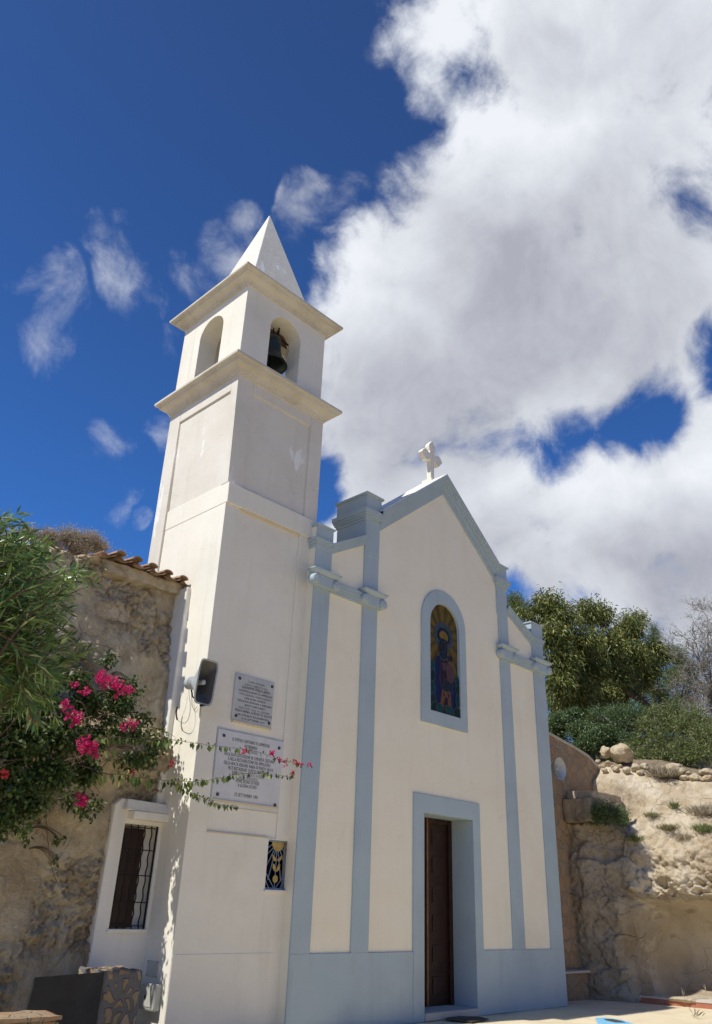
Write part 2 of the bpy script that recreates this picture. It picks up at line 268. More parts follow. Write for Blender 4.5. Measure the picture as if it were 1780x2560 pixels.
# ------------------------------------------------------------------ object helpers
def link(name, mesh, parent=None, mats=(), smooth=False):
    o = bpy.data.objects.new(name, mesh); COL.objects.link(o)
    for m in mats: mesh.materials.append(M[m] if isinstance(m, str) else m)
    if parent: o.parent = parent
    if smooth: mesh.polygons.foreach_set('use_smooth', [True]*len(mesh.polygons))
    return o
def tag(o, label=None, cat=None, group=None, kind=None):
    if label: o['label'] = label
    if cat: o['category'] = cat
    if group: o['group'] = group
    if kind: o['kind'] = kind
    return o
def empty(name, loc, label, cat, group=None):
    o = bpy.data.objects.new(name, None); COL.objects.link(o); o.location = loc; o.empty_display_size = .2
    tag(o, label, cat, group); bpy.context.view_layer.update(); return o
class MB:
    def __init__(s): s.v = []; s.f = []; s.m = []
    def add(s, v, f, m=0):
        n = len(s.v); s.v += [tuple(float(c) for c in q) for q in v]; s.f += [tuple(i+n for i in q) for q in f]; s.m += [m]*len(f)
    def box(s, x0, x1, y0, y1, z0, z1, m=0):
        s.hexa([(x0, y0, z0), (x1, y0, z0), (x1, y1, z0), (x0, y1, z0)], [(x0, y0, z1), (x1, y0, z1), (x1, y1, z1), (x0, y1, z1)], m)
    def hexa(s, b, t, m=0):
        s.add(list(b)+list(t), [(3, 2, 1, 0), (4, 5, 6, 7), (0, 1, 5, 4), (1, 2, 6, 5), (2, 3, 7, 6), (3, 0, 4, 7)], m)
    def prism(s, poly, y0, y1, holes=(), m=0):
        """polygon in (x, z), extruded from y0 to y1 (y0 nearer the viewer)"""
        loops = [list(poly)]+[list(h) for h in holes]
        tris = tessellate_polygon([[Vector((x, z, 0)) for x, z in l] for l in loops])
        flat = [q for l in loops for q in l]; n = len(flat)
        v = [(x, y0, z) for x, z in flat]+[(x, y1, z) for x, z in flat]
        f = [tuple(t) for t in tris]+[tuple(i+n for i in reversed(t)) for t in tris]
        k = 0
        for l in loops:
            for i in range(len(l)):
                a, c = k+i, k+(i+1) % len(l); f.append((a, c, c+n, a+n))
            k += len(l)
        s.add(v, f, m)
    def tube(s, pts, rads, seg=6, m=0, cap=True):
        pts = [Vector(p) for p in pts]
        if not hasattr(rads, '__len__'): rads = [rads]*len(pts)
        n0 = len(s.v); prev = None
        for i, p in enumerate(pts):
            t = (pts[min(i+1, len(pts)-1)]-pts[max(i-1, 0)])
            if t.length < 1e-9: t = Vector((0, 0, 1))
            t.normalize()
            a = t.cross(Vector((0, 0, 1))) if abs(t.z) < .95 else t.cross(Vector((1, 0, 0)))
            if prev is not None:
                a2 = prev - t*prev.dot(t)
                if a2.length > 1e-6: a = a2
            a.normalize(); prev = a; c = t.cross(a)
            for k in range(seg):
                th = 2*math.pi*k/seg; q = p+(a*math.cos(th)+c*math.sin(th))*rads[i]; s.v.append(tuple(q))
        for i in range(len(pts)-1):
            for k in range(seg):
                a = n0+i*seg+k; b2 = n0+i*seg+(k+1) % seg; s.f.append((a, b2, b2+seg, a+seg)); s.m.append(m)
        if cap:
            s.f.append(tuple(n0+k for k in range(seg))); s.m.append(m); e = n0+(len(pts)-1)*seg; s.f.append(tuple(e+k for k in reversed(range(seg)))); s.m.append(m)
    def lathe(s, prof, seg=28, origin=(0, 0, 0), axis='z', m=0):
        n0 = len(s.v)
        for r, h in prof:
            for k in range(seg):
                th = 2*math.pi*k/seg; a, c = r*math.cos(th), r*math.sin(th)
                q = (a, c, h) if axis == 'z' else ((a, h, c) if axis == 'y' else (h, a, c))
                s.v.append(tuple(origin[i]+q[i] for i in range(3)))
        for i in range(len(prof)-1):
            for k in range(seg):
                a = n0+i*seg+k; b2 = n0+i*seg+(k+1) % seg; s.f.append((a, b2, b2+seg, a+seg)); s.m.append(m)
    def build(s, name, mats, parent=None, smooth=False, bevel=0, recalc=True, auto=False):
        me = bpy.data.meshes.new(name); me.from_pydata(s.v, [], s.f); 
        if not isinstance(mats, (list, tuple)): mats = [mats]
        if recalc:
            bm = bmesh.new(); bm.from_mesh(me)
            for i, f in enumerate(bm.faces): f.material_index = s.m[i]
            bmesh.ops.recalc_face_normals(bm, faces=bm.faces); bm.to_mesh(me); bm.free()
        else: me.polygons.foreach_set('material_index', s.m)
        o = link(name, me, None, mats, smooth)
        if parent is not None:
            o.parent = parent; o.matrix_parent_inverse = parent.matrix_world.inverted()
        if bevel:
            bv = o.modifiers.new('bevel', 'BEVEL'); bv.width = bevel; bv.segments = 2; bv.limit_method = 'ANGLE'; bv.angle_limit = math.radians(40)
        return o
def rough_box(name, x0, x1, y0, y1, z0, z1, mat, amp=.02, parent=None, n=14):
    bm = bmesh.new(); bmesh.ops.create_cube(bm, size=1)
    bmesh.ops.subdivide_edges(bm, edges=bm.edges, cuts=n, use_grid_fill=True)
    for v in bm.verts:
        p = Vector((x0+(v.co.x+.5)*(x1-x0), y0+(v.co.y+.5)*(y1-y0), z0+(v.co.z+.5)*(z1-z0)))
        d = Vector((v.co.x, v.co.y, v.co.z)); rr_ = max(abs(d.x), abs(d.y), abs(d.z))
        k = sum(1 for q in d if abs(abs(q)-.5) < 1e-4); s = 1-(.02 if k == 2 else .04 if k == 3 else 0)
        c = Vector(((x0+x1)/2, (y0+y1)/2, (z0+z1)/2))
        p = c+(p-c)*s+noise.noise_vector(p*5.)*amp*1.2+noise.noise_vector(p*14.)*amp*.8
        v.co = p
    me = bpy.data.meshes.new(name); bm.to_mesh(me); bm.free(); o = link(name, me, None, [mat], True)
    if parent: o.parent = parent; o.matrix_parent_inverse = parent.matrix_world.inverted()
    return o
def arch(cx, w, z0, z1, n=14, rise=None):
    """outline (x, z): rectangle with a round head; z1 = crown"""
    r = w/2; rise = rise or r; zs_ = z1-rise
    return [(cx-r, z0), (cx+r, z0)]+[(cx+r*math.cos(math.pi*k/n), zs_+rise*math.sin(math.pi*k/n)) for k in range(n+1)]
def leaves(name, C, D, L, Wd, mat, parent, fold=.25, droop=0., upn=None):
    """C centres, D directions (n,3); diamond leaves, folded along the midrib"""
    C = np.asarray(C); D = np.asarray(D); n = len(C)
    L = np.broadcast_to(L, n)*RNG.uniform(.7, 1.25, n); Wd = np.broadcast_to(Wd, n)*RNG.uniform(.75, 1.2, n)
    D = D/np.linalg.norm(D, axis=1)[:, None]
    R_ = RNG.normal(size=(n, 3)) if upn is None else RNG.normal(size=(n, 3))*.5+np.array(upn)
    S_ = np.cross(D, R_); S_ /= (np.linalg.norm(S_, axis=1)[:, None]+1e-9); N = np.cross(S_, D)
    b = C; t = C+D*L[:, None]-np.array([0, 0, 1])*(droop*L)[:, None]; mid = C+D*(L*.45)[:, None]
    l = mid+S_*(Wd/2)[:, None]+N*(Wd*fold)[:, None]; r = mid-S_*(Wd/2)[:, None]+N*(Wd*fold)[:, None]
    V = np.stack([b, l, t, r], 1).reshape(-1, 3)
    me = bpy.data.meshes.new(name); me.vertices.add(4*n); me.vertices.foreach_set('co', V.ravel())
    idx = np.arange(n)[:, None]*4; F = np.concatenate([idx+np.array([[0, 1, 2]]), idx+np.array([[0, 2, 3]])], 1).ravel()
    me.loops.add(6*n); me.loops.foreach_set('vertex_index', F)
    me.polygons.add(2*n); me.polygons.foreach_set('loop_start', np.arange(0, 6*n, 3)); me.update(calc_edges=True); me.validate()
    o = link(name, me, None, [mat])
    if parent is not None: o.parent = parent; o.matrix_parent_inverse = parent.matrix_world.inverted()
    return o
def blob_points(blobs, n, shell=.55):
    """points through ellipsoid blobs, denser toward the skin; blobs: (centre, (rx, ry, rz))"""
    w = np.array([b[1][0]*b[1][1]*b[1][2] for b in blobs])**.7; w /= w.sum()
    P, O = [], []
    for (c, r), k in zip(blobs, (w*n).astype(int)+1):
        d = RNG.normal(size=(k, 3)); d /= np.linalg.norm(d, axis=1)[:, None]
        rad = 1-(1-shell)*RNG.random(k)**1.6
        q = d*rad[:, None]*np.array(r)
        # ragged skin: squeeze by low frequency noise
        s = np.array([.80+.42*noise.noise(Vector(((c[0]+v[0])*1.3, (c[1]+v[1])*1.3, (c[2]+v[2])*1.3))) for v in q])
        P.append(np.array(c)+q*s[:, None]); O.append(d)
    return np.concatenate(P), np.concatenate(O)

def sstep(a, c, x):
    t = min(1, max(0, (x-a)/(c-a))); return t*t*(3-2*t)
# ================================================================== GROUND
def grid_mesh(fn, us, vs, name, mat, smooth=True):
    V = [fn(u, v) for v in vs for u in us]; nu, nv = len(us), len(vs)
    F = [(j*nu+i, j*nu+i+1, (j+1)*nu+i+1, (j+1)*nu+i) for j in range(nv-1) for i in range(nu-1)]
    me = bpy.data.meshes.new(name); me.from_pydata([tuple(q) for q in V], [], F)
    o = link(name, me, None, [mat] if not isinstance(mat, (list, tuple)) else mat, smooth); return o
g = MB(); g.add([(-900, -900, -.02), (900, -900, -.02), (900, 900, -.02), (-900, 900, -.02)], [(0, 1, 2, 3)])
tag(g.build('ground', 'dirt', recalc=False), kind='structure')
def pav(u, v): return (u, v, .012*noise.noise(Vector((u*.9, v*.9, 0)))-.004)
tag(grid_mesh(pav, list(np.linspace(-16, 13, 90)), list(np.linspace(-15, 3, 80)), 'pavement', 'floor'), kind='structure')

def bounce_ridge(u, v):  # unseen hill added behind the camera to block low sky and bounce warm light
    t = (-v-20)/50; h = 17*sstep(0, 1, t)*(.8+.35*noise.noise(Vector((u*.03, v*.03, 0))))
    return (u, v, h-.05+.5*noise.noise(Vector((u*.2, v*.2, 1)))*min(1, max(0, t*6)))
tag(grid_mesh(bounce_ridge, list(np.linspace(-110, 110, 70)), list(np.linspace(-20, -110, 40)), 'unseen_bounce_hill', 'dirt'), kind='structure')

# ================================================================== CHURCH
church = empty('church', (3.65, .3, 0), 'small cream chapel with pale blue pilasters, stepped gable and tall open doorway', 'church')
DOOR = [(3.045, -.02), (4.355, -.02), (4.355, 2.88), (3.045, 2.88)]
w_in = arch(3.655, .865, 4.56, 6.60, 18); w_out = arch(3.635, 1.30, 4.33, 6.855, 22); w_mid = arch(3.645, 1.06, 4.45, 6.72, 18)
b = MB()   # facade: centre with gable, two wings
b.prism([(1.47, 0), (3.0, 0), (3.0, 2.95), (4.40, 2.95), (4.40, 0), (5.74, 0), (5.74, 7.55), (5.40, 7.62), (3.66, 9.10), (1.80, 7.58), (1.47, 7.55)], .026, .56, [w_mid])
b.prism([(.33, 0), (1.475, 0), (1.475, 7.16), (.67, 6.72), (.67, 7.04), (.33, 7.04)], .0265, .215)
b.prism([(5.735, 0), (7.055, 0), (7.055, 7.02), (6.65, 7.02), (6.65, 6.60), (5.735, 7.06)], .0265, .20)
b.build('facade_wall', 'cream', church, bevel=.006)
for bx_ in ((.47, 1.6, .216, 8.5, 0, 6.05), (1.62, 5.6, .561, 10, 0, 7.2), (5.7, 7.02, .201, 8.5, 0, 5.85)):
    b = MB(); b.box(*bx_); b.build('side_wall', 'cream', church)
b = MB(); b.prism([(1.5, 7.2), (5.72, 7.2), (3.65, 8.75)], .562, 10); b.build('roof', 'tile', church)
b = MB(); b.prism([(.328, 0), (2.789, 0), (2.789, .898), (.328, .898)], 0, .03); b.build('plinth', 'blue', church, bevel=.006); b = MB(); b.prism([(4.571, 0), (7.07, 0), (7.07, .898), (4.571, .898)], 0, .03)
b.build('plinth', 'blue', church, bevel=.006)
for x0, x1, zt in ((.328, .68, 7.045), (1.455, 1.81, 7.6), (5.43, 5.76, 7.55), (6.645, 7.07, 7.03)):
    b = MB()
    xb0, xb1 = x0, x1
    if x0 == 5.43: xb0, xb1 = 5.44, 5.81
    b.prism([(xb0, .898), (xb1, .898), (x1, zt), (x0, zt)], 0, .031); b.build('pilaster', 'blue', church, bevel=.006)
b = MB(); b.prism([(2.79, 0), (3.045, 0), (3.045, 2.87), (4.36, 2.87), (4.36, 0), (4.57, 0), (4.57, 3.155), (2.79, 3.155)], -.006, .031)
b.box(2.95, 3.0445, .0315, .49, .002, 2.869); b.box(4.3605, 4.45, .0315, .49, .002, 2.869); b.box(2.95, 4.45, .0315, .49, 2.8705, 3.0)
b.build('door_surround', 'blue', church, bevel=.004)
b = MB(); b.prism(w_out, -.006, .20, [w_in]); b.build('window_surround', 'blue', church, bevel=.004)
# mouldings
def steps(b, poly_fn, ys):
    for k, (a, c, y0, y1) in enumerate(ys): b.prism(poly_fn(a, c), y0, y1)
b = MB()
ap, fl, fr = (3.66, 9.37), (1.79, 7.84), (5.42, 7.96)
def gab(lo, hi): return [(fl[0], fl[1]-lo), (ap[0], ap[1]-lo*1.05), (fr[0], fr[1]-lo), (fr[0], fr[1]-hi), (ap[0], ap[1]-hi*1.0), (fl[0], fl[1]-hi)]
steps(b, gab, [(.39, .012, -.010, .03), (.27, .009, -.035, .031), (.24, .006, -.050, .032), (.16, .004, -.072, .033), (.12, .002, -.09, .034), (.075, .0, -.115, .57)])
b.build('gable_moulding', 'blue', church, bevel=.004)
b = MB(); b.prism(gab(-.001, -.022), -.112, .60); b.build('gable_coping', 'white', church, bevel=.004)
def wl(lo, hi): return [(.665, 6.82-lo), (1.46, 7.265-lo), (1.46, 7.265-hi), (.665, 6.82-hi)]
def wr(lo, hi): return [(5.755, 7.18-lo), (6.65, 6.72-lo), (6.65, 6.72-hi), (5.755, 7.18-hi)]
for fnc in (wl, wr):
    b = MB(); steps(b, fnc, [(.185, .006, -.014, .03), (.10, .003, -.04, .031), (.05, .0, -.06, .24)]); b.build('wing_moulding', 'blue', church, bevel=.004)
def band(b, x0, x1, y1, rows, y0=0):
    for o, za, zb_ in rows: b.box(x0-o, x1+o, y0-o, y1+o, za, zb_)
b = MB(); band(b, .328, .68, .17, [(.012, 6.66, 6.72), (.03, 6.72, 6.77), (.05, 6.77, 6.82)]); b.box(.334, .685, -.008, .20, 6.82, 7.05); b.box(.31, .71, -.03, .23, 7.05, 7.078)
b.build('end_pier', 'blue', church, bevel=.004)
b = MB(); band(b, 6.645, 7.07, .17, [(.012, 6.60, 6.66), (.03, 6.66, 6.71), (.05, 6.71, 6.74)]); b.box(6.642, 7.075, -.008, .20, 6.74, 7.04); b.box(6.62, 7.095, -.03, .23, 7.04, 7.07)
b.build('end_pier', 'blue', church, bevel=.004)
for x0, x1, z0 in ((1.452, 1.815, 0), (5.40, 5.765, -.075)):
    b = MB(); b.box(x0+.004, x1-.004, -.004, .73, 6.9, 7.57+z0)
    band(b, x0, x1, .73, [(.018, 7.57+z0, 7.62+z0), (.04, 7.62+z0, 7.66+z0), (.058, 7.66+z0, 7.70+z0), (.075, 7.70+z0, 7.785+z0)])
    b.box(x0-.012, x1+.012, -.02, .745, 7.785+z0, 8.065+z0); b.box(x0-.045, x1+.045, -.055, .78, 8.065+z0, 8.105+z0)
    b.build('pier', 'blue', church, bevel=.005)
for x0, x1 in ((.668, 1.46), (5.77, 6.65)):
    b = MB()
    for o, za, zb_ in ((.018, 5.97, 6.02), (.032, 6.02, 6.07), (.05, 6.07, 6.12), (.062, 6.12, 6.165)): b.box(x0, x1, -o, .03, za, zb_)
    b.build('string_course', 'blue', church, bevel=.004)
def capital(x0, x1):
    b = MB(); xc = (x0+x1)/2; h = (x1-x0)/2
    b.box(xc-h-.03, xc+h+.03, -.085, .04, 5.985, 6.165)
    for s in (-1, 1):
        b.lathe([(0, -.125), (.062, -.125), (.082, -.11), (.086, .02), (.0, .03)], 20, (xc+s*(h+.052), 0, 6.072), 'y')
        b.lathe([(0, -.135), (.028, -.133), (.034, -.12)], 14, (xc+s*(h+.052), 0, 6.072), 'y')
    lo = [(xc-h-.06, -.10, 6.165), (xc+h+.06, -.10, 6.165), (xc+h+.06, .04, 6.165), (xc-h-.06, .04, 6.165)]
    hi = [(xc-h-.13, -.145, 6.225), (xc+h+.13, -.145, 6.225), (xc+h+.13, .045, 6.225), (xc-h-.13, .045, 6.225)]
    b.hexa(lo, hi); b.box(xc-h-.13, xc+h+.13, -.145, .045, 6.2255, 6.247)
    b.build('capital', 'blue', church, bevel=.008)
for x0, x1 in ((.33, .68), (1.47, 1.80), (5.45, 5.79), (6.66, 7.05)): capital(x0, x1)
# door leaf with raised panels
b = MB(); b.box(3.05, 4.36, .50, .545, .10, 2.87)
door = b.build('door', 'wood', church)
for x0, x1 in ((3.14, 3.62), (3.80, 4.18)):
    for k in range(6):
        z0 = .22+k*.437
        b = MB(); b.hexa([(x0, .497, z0), (x1, .497, z0), (x1, .505, z0), (x0, .505, z0)], [(x0, .497, z0+.34), (x1, .497, z0+.34), (x1, .505, z0+.34), (x0, .505, z0+.34)])
        b.box(x0+.05, x1-.05, .482, .498, z0+.05, z0+.29); p = b.build('door_panel', 'wood', None, bevel=.006); p.parent = door; p.matrix_parent_inverse = door.matrix_world.inverted()
b = MB(); b.box(3.69, 3.73, .47, .499, .10, 2.87); p = b.build('door_rail', 'wood_light', None, bevel=.006); p.parent = door
b = MB(); b.box(4.27, 4.3595, .455, .499, .10, 2.87); b.box(3.73, 4.268, .46, .499, 2.79, 2.869); p = b.build('door_frame', 'wood', None, bevel=.006); p.parent = door
b = MB(); b.box(3.046, 4.3595, -.035, .56, 0.002, .105); b.build('doorstep', 'coping', church, bevel=.015)
# stained glass window
def T(p):   # points were read off a plane 7 cm behind the glass
    x, z = p; k = .992; return (-7.44+k*(x+7.44), 1.56+k*(z-1.56))
b = MB(); b.prism(arch(3.655, .90, 4.54, 6.62, 18), .055, .09); win = b.build('window', 'g_lead', church)
b = MB(); GM = ['g_gold', 'g_gold2', 'g_amber', 'g_blue', 'g_sky', 'g_teal', 'g_green', 'g_skin', 'g_rose', 'g_wine', 'g_orange', 'g_lead', 'g_black', 'g_dark']; gi = {k: i for i, k in enumerate(GM)}
layer = [0]
def pane(poly, m, lead=True):
    layer[0] += 1; y = .0535-layer[0]*.0003
    poly = [(min(max(x, 3.228), 4.082), max(z, 4.563)) for x, z in poly]
    if lead:
        cx = sum(p[0] for p in poly)/len(poly); cz = sum(p[1] for p in poly)/len(poly)
        big = []
        for x, z in poly:
            d = math.hypot(x-cx, z-cz)+1e-6; big.append((x+(x-cx)/d*.008, z+(z-cz)/d*.008))
        b.prism(big, y, y+.0001, m=gi['g_lead']); layer[0] += 1; y -= .0003
    b.prism(poly, y, y+.0001, m=gi[m])
def ell(c, rx, rz, n=18, a0=0, a1=360): return [(c[0]+rx*math.cos(math.radians(a0+(a1-a0)*k/n)), c[1]+rz*math.sin(math.radians(a0+(a1-a0)*k/n))) for k in range(n+(0 if a1-a0 == 360 else 1))]
C0 = T((3.748, 6.03)); inn = arch(3.655, .852, 4.566, 6.593, 24)
def hitinn(th):
    dx, dz = math.cos(th), math.sin(th); t = 0
    while t < 2.5:
        x, z = C0[0]+dx*t, C0[1]+dz*t
        zz = 6.593-.426
        inside = abs(x-3.655) < .424 and z > 4.568 and (z < zz or math.hypot(x-3.655, z-zz) < .424)
        if not inside: break
        t += .01
    return (C0[0]+dx*(t-.004), C0[1]+dz*(t-.004))
NR = 54
for k in range(NR):
    a, c = -math.pi*.42+2*math.pi*k/NR, -math.pi*.42+2*math.pi*(k+1)/NR
    if math.sin((a+c)/2) < -.93: continue
    g1 = a+.012; p1, p2 = hitinn(g1), hitinn(c-.008)
    pane([(C0[0]+.02*math.cos(g1), C0[1]+.02*math.sin(g1)), p1, p2], ('g_gold', 'g_gold2', 'g_gold', 'g_amber')[(k*7) % 4], False)
pane(ell(C0, .285, .255, 24), 'g_sky'); pane(ell((C0[0], C0[1]), .20, .17, 18), 'g_dark')
for th in range(20, 360, 40): pane(ell((C0[0]+.235*math.cos(math.radians(th)), C0[1]+.205*math.sin(math.radians(th))), .045, .04, 10), 'g_sky')
P_ = lambda *q: [T(p) for p in q]
pane(P_((3.36, 5.50), (3.50, 5.45), (3.50, 4.75), (3.36, 4.75)), 'g_teal'); pane(P_((4.0, 5.3), (4.2, 5.1), (4.2, 4.7), (4.0, 4.7)), 'g_teal')
pane(P_((3.60, 5.86), (3.63, 5.62), (3.70, 5.58), (3.84, 5.62), (3.86, 5.80), (3.83, 5.93), (3.74, 5.98), (3.65, 5.95)), 'g_dark')
pane(P_((3.62, 5.62), (3.53, 5.62), (3.487, 5.44), (3.468, 4.78), (3.60, 4.70), (3.70, 4.95), (3.62, 5.20), (3.66, 5.48)), 'g_blue')
pane(P_((3.84, 5.60), (3.93, 5.50), (4.02, 5.32), (4.13, 4.78), (3.98, 4.70), (3.88, 4.98), (3.90, 5.30)), 'g_blue')
pane(P_((3.64, 5.60), (3.72, 5.54), (3.83, 5.60), (3.87, 5.35), (3.84, 5.15), (3.80, 4.98), (3.70, 4.98), (3.62, 5.20)), 'g_wine')
pane(P_((3.68, 5.50), (3.80, 5.52), (3.84, 5.42), (3.72, 5.38)), 'g_rose')
pane(ell(T((3.735, 5.82)), .052, .10, 14), 'g_skin'); pane(P_((3.63, 5.98), (3.61, 6.05), (3.66, 6.10), (3.72, 6.12), (3.80, 6.11), (3.87, 6.04), (3.86, 5.96), (3.75, 5.98)), 'g_amber')
pane(P_((3.72, 6.115), (3.73, 6.16), (3.745, 6.115)), 'g_sky')
pane(P_((3.86, 5.55), (3.96, 5.52), (4.05, 5.38), (4.03, 5.25), (3.94, 5.18), (3.84, 5.20), (3.82, 5.38)), 'g_rose'); pane(ell(T((3.945, 5.64)), .055, .065, 12), 'g_skin')
pane(P_((3.76, 5.22), (3.90, 5.20), (3.98, 5.14), (3.96, 5.0), (3.80, 4.98), (3.70, 5.08)), 'g_dark')
pane(P_((3.676, 5.02), (3.79, 4.98), (3.905, 5.027), (3.94, 4.74), (3.61, 4.72)), 'g_orange'); pane(P_((3.74, 4.87), (3.79, 4.91), (3.84, 4.86), (3.83, 4.76), (3.70, 4.73)), 'g_wine'); pane(ell(T((3.72, 4.93)), .02, .04, 8), 'g_wine'); pane(ell(T((3.86, 4.93)), .02, .04, 8), 'g_wine')
for (x, z, rx, rz, m) in ((3.39, 5.38, .07, .10, 'g_teal'), (3.40, 5.22, .07, .10, 'g_green'), (3.395, 4.98, .075, .13, 'g_teal'), (3.41, 4.78, .08, .12, 'g_green'), (4.12, 5.24, .06, .10, 'g_teal'), (4.14, 5.08, .07, .10, 'g_green'), (4.13, 4.90, .07, .12, 'g_teal'), (3.46, 4.66, .10, .10, 'g_green'), (3.60, 4.66, .10, .09, 'g_teal'), (3.86, 4.65, .13, .10, 'g_teal'), (4.10, 4.66, .10, .11, 'g_green'), (3.73, 4.62, .07, .05, 'g_green')):
    pane(ell(T((x, z)), rx, rz, 16), m)
o = b.build('stained_glass', GM, None, recalc=False); o.parent = win

# cross on the gable
hx = [(.062, 0), (.062, .50), (.10, .505), (.15, .47), (.21, .455), (.25, .47), (.30, .53), (.37, .60), (.33, .66), (.27, .715), (.20, .725), (.15, .69), (.10, .675), (.085, .69), (.085, .73), (.11, .78), (.125, .84), (.10, .90), (.05, .955), (0, 1.0)]
b = MB(); pts = [(3.655+x*.92, 9.335+z*.985) for x, z in hx]+[(3.655-x*.92, 9.335+z*.985) for x, z in reversed(hx[:-1])]
b.prism(pts, .27, .38); b.box(3.655-.13, 3.655+.13, .20, .45, 9.20, 9.36)
crs = b.build('stone_cross', 'white', None, bevel=.014); tag(crs, 'white stone cross with trefoil arms on the gable peak', 'cross')

# ================================================================== BELL TOWER
tower = empty('bell_tower', (-.5, 1.1, 0), 'tall white plastered bell tower with two moulded cornices and a pyramid spire', 'bell tower')
TY, TB = .18, 2.12
GR = (-.03, .405, 1.64, 2.25)
hole = [(GR[0], GR[2]), (GR[1], GR[2]), (GR[1], GR[3]), (GR[0], GR[3])]
b = MB()
b.prism([(-1.352, 0), (.44, 0), (.44, 6.84), (-1.398, 6.84)], .202, .42, [hole])
b.hexa([(-1.352, .42, 0), (.44, .42, 0), (.44, TB, 0), (-1.352, TB, 0)], [(-1.398, .42, 6.84), (.44, .42, 6.84), (.44, TB, 6.84), (-1.398, TB, 6.84)])
b.prism([(-1.354, 0), (.441, 0), (.441, 2.262), (-1.37, 2.262)], TY, .203, [hole])
b.prism([(-1.37, 2.262), (-1.07, 2.262), (-1.135, 6.84), (-1.40, 6.84)], TY, .2035); b.prism([(.10, 2.262), (.441, 2.262), (.441, 6.84), (.10, 6.84)], TY, .2035)
b.prism([(-1.351, 0), (.19, 0), (.19, .905), (-1.353, .905)], .173, .1815)
b.build('shaft', 'white', tower, bevel=.008)
b = MB(); b.hexa([(-1.402, .148, 6.842), (.46, .148, 6.842), (.46, TB+.01, 6.842), (-1.402, TB+.01, 6.842)], [(-1.408, .148, 7.185), (.46, .148, 7.185), (.46, TB+.01, 7.185), (-1.408, TB+.01, 7.185)]); b.build('band', 'white', tower, bevel=.012)
b = MB(); b.box(-1.12, .11, .156, .181, 6.822, 6.8415); b.build('joint', 'yellow', tower)
b = MB(); b.box(-1.07, -.05, .176, .19, 2.255, 2.275); b.build('joint', 'yellow', tower)
b = MB()
b.hexa([(-1.385, .206, 7.186), (.45, .206, 7.186), (.45, TB, 7.186), (-1.385, TB, 7.186)], [(-1.437, .206, 9.18), (.45, .206, 9.18), (.45, TB, 9.18), (-1.437, TB, 9.18)])
b.prism([(-1.410, 7.186), (-1.14, 7.186), (-1.14, 9.18), (-1.462, 9.18)], TY, .207); b.prism([(.17, 7.186), (.451, 7.186), (.451, 9.18), (.17, 9.18)], TY, .207); b.prism([(-1.14, 8.95), (.17, 8.95), (.17, 9.18), (-1.14, 9.18)], TY, .2065)
b.hexa([(-1.412, .20, 7.186), (-1.37, .20, 7.186), (-1.37, .36, 7.186), (-1.412, .36, 7.186)], [(-1.4615, .20, 9.18), (-1.41, .20, 9.18), (-1.41, .36, 9.18), (-1.4615, .36, 9.18)])
b.hexa([(-1.420, 1.80, 5.2), (-1.30, 1.80, 5.2), (-1.30, TB+.01, 5.2), (-1.420, TB+.01, 5.2)], [(-1.462, 1.80, 9.18), (-1.41, 1.80, 9.18), (-1.41, TB+.01, 9.18), (-1.462, TB+.01, 9.18)])
b.hexa([(-1.457, .36, 8.92), (-1.42, .36, 8.92), (-1.42, 1.80, 8.92), (-1.457, 1.80, 8.92)], [(-1.462, .36, 9.18), (-1.42, .36, 9.18), (-1.42, 1.80, 9.18), (-1.462, 1.80, 9.18)])
b.build('upper_shaft', 'flake', tower, bevel=.008)
def cornice(x0, x1, y0, y1, prof, name='cornice'):
    b = MB(); n = len(prof); v = []
    for o, z in prof: v += [(x0-o, y0-o, z), (x1+o, y0-o, z), (x1+o, y1+o, z), (x0-o, y1+o, z)]
    f = [(4*i+k, 4*i+(k+1) % 4, 4*i+4+(k+1) % 4, 4*i+4+k) for i in range(n-1) for k in range(4)]+[(3, 2, 1, 0), (4*n-4, 4*n-3, 4*n-2, 4*n-1)]
    b.add(v, f); return b.build(name, 'stone', tower, bevel=.004)
def prof(z0, h, o):
    q = [(-.02, z0-.001), (.026, z0), (.027, z0+.10*h), (.042, z0+.11*h), (.043, z0+.19*h), (.056, z0+.20*h)]
    for k in range(8):
        t = k/7; q.append((.062+(o-.125)*(t-.12*math.sin(2*math.pi*t)), z0+h*(.24+.36*t)))
    return q+[(o-.060, z0+.67*h), (o-.040, z0+.68*h), (o-.038, z0+.75*h), (o-.006, z0+.77*h), (o, z0+.80*h), (o, z0+.97*h), (o-.01, z0+h), (-.02, z0+h+.03)]
cornice(-1.462, .451, TY, TB, prof(9.165, .265, .235))
BL, BR_, BY, BB = -1.495, .355, .18, 2.06
b = MB(); az = 10.85
b.prism([(BL, 9.43), (BR_, 9.43), (BR_, 11.05), (BL, 11.05)], BY, .55, [arch(-.572, .70, 9.46, az, 20)])
b.prism([(BL, 9.43), (BR_, 9.43), (BR_, 11.05), (BL, 11.05)], 1.69, BB, [arch(-.572, .70, 9.46, az, 20)])
s_ = MB(); s_.prism([(.55, 9.43), (1.69, 9.43), (1.69, 11.05), (.55, 11.05)], BL+.0005, BL+.37, [arch(1.145, .69, 9.46, az, 20)]); s_.prism([(.55, 9.43), (1.69, 9.43), (1.69, 11.05), (.55, 11.05)], BR_-.37, BR_-.0005, [arch(1.145, .69, 9.46, az, 20)])
b.add([(y, x, z) for x, y, z in s_.v], s_.f)
b.box(BL+.02, BR_-.02, BY+.02, BB-.02, 11.0, 11.07); b.build('belfry', 'white', tower, bevel=.006)
cornice(BL, BR_, BY, BB, prof(11.04, .235, .235))
apz = at(666.9, 534.9, 1.12)
b = MB(); q = .79; cxs, cys = -.565, 1.12
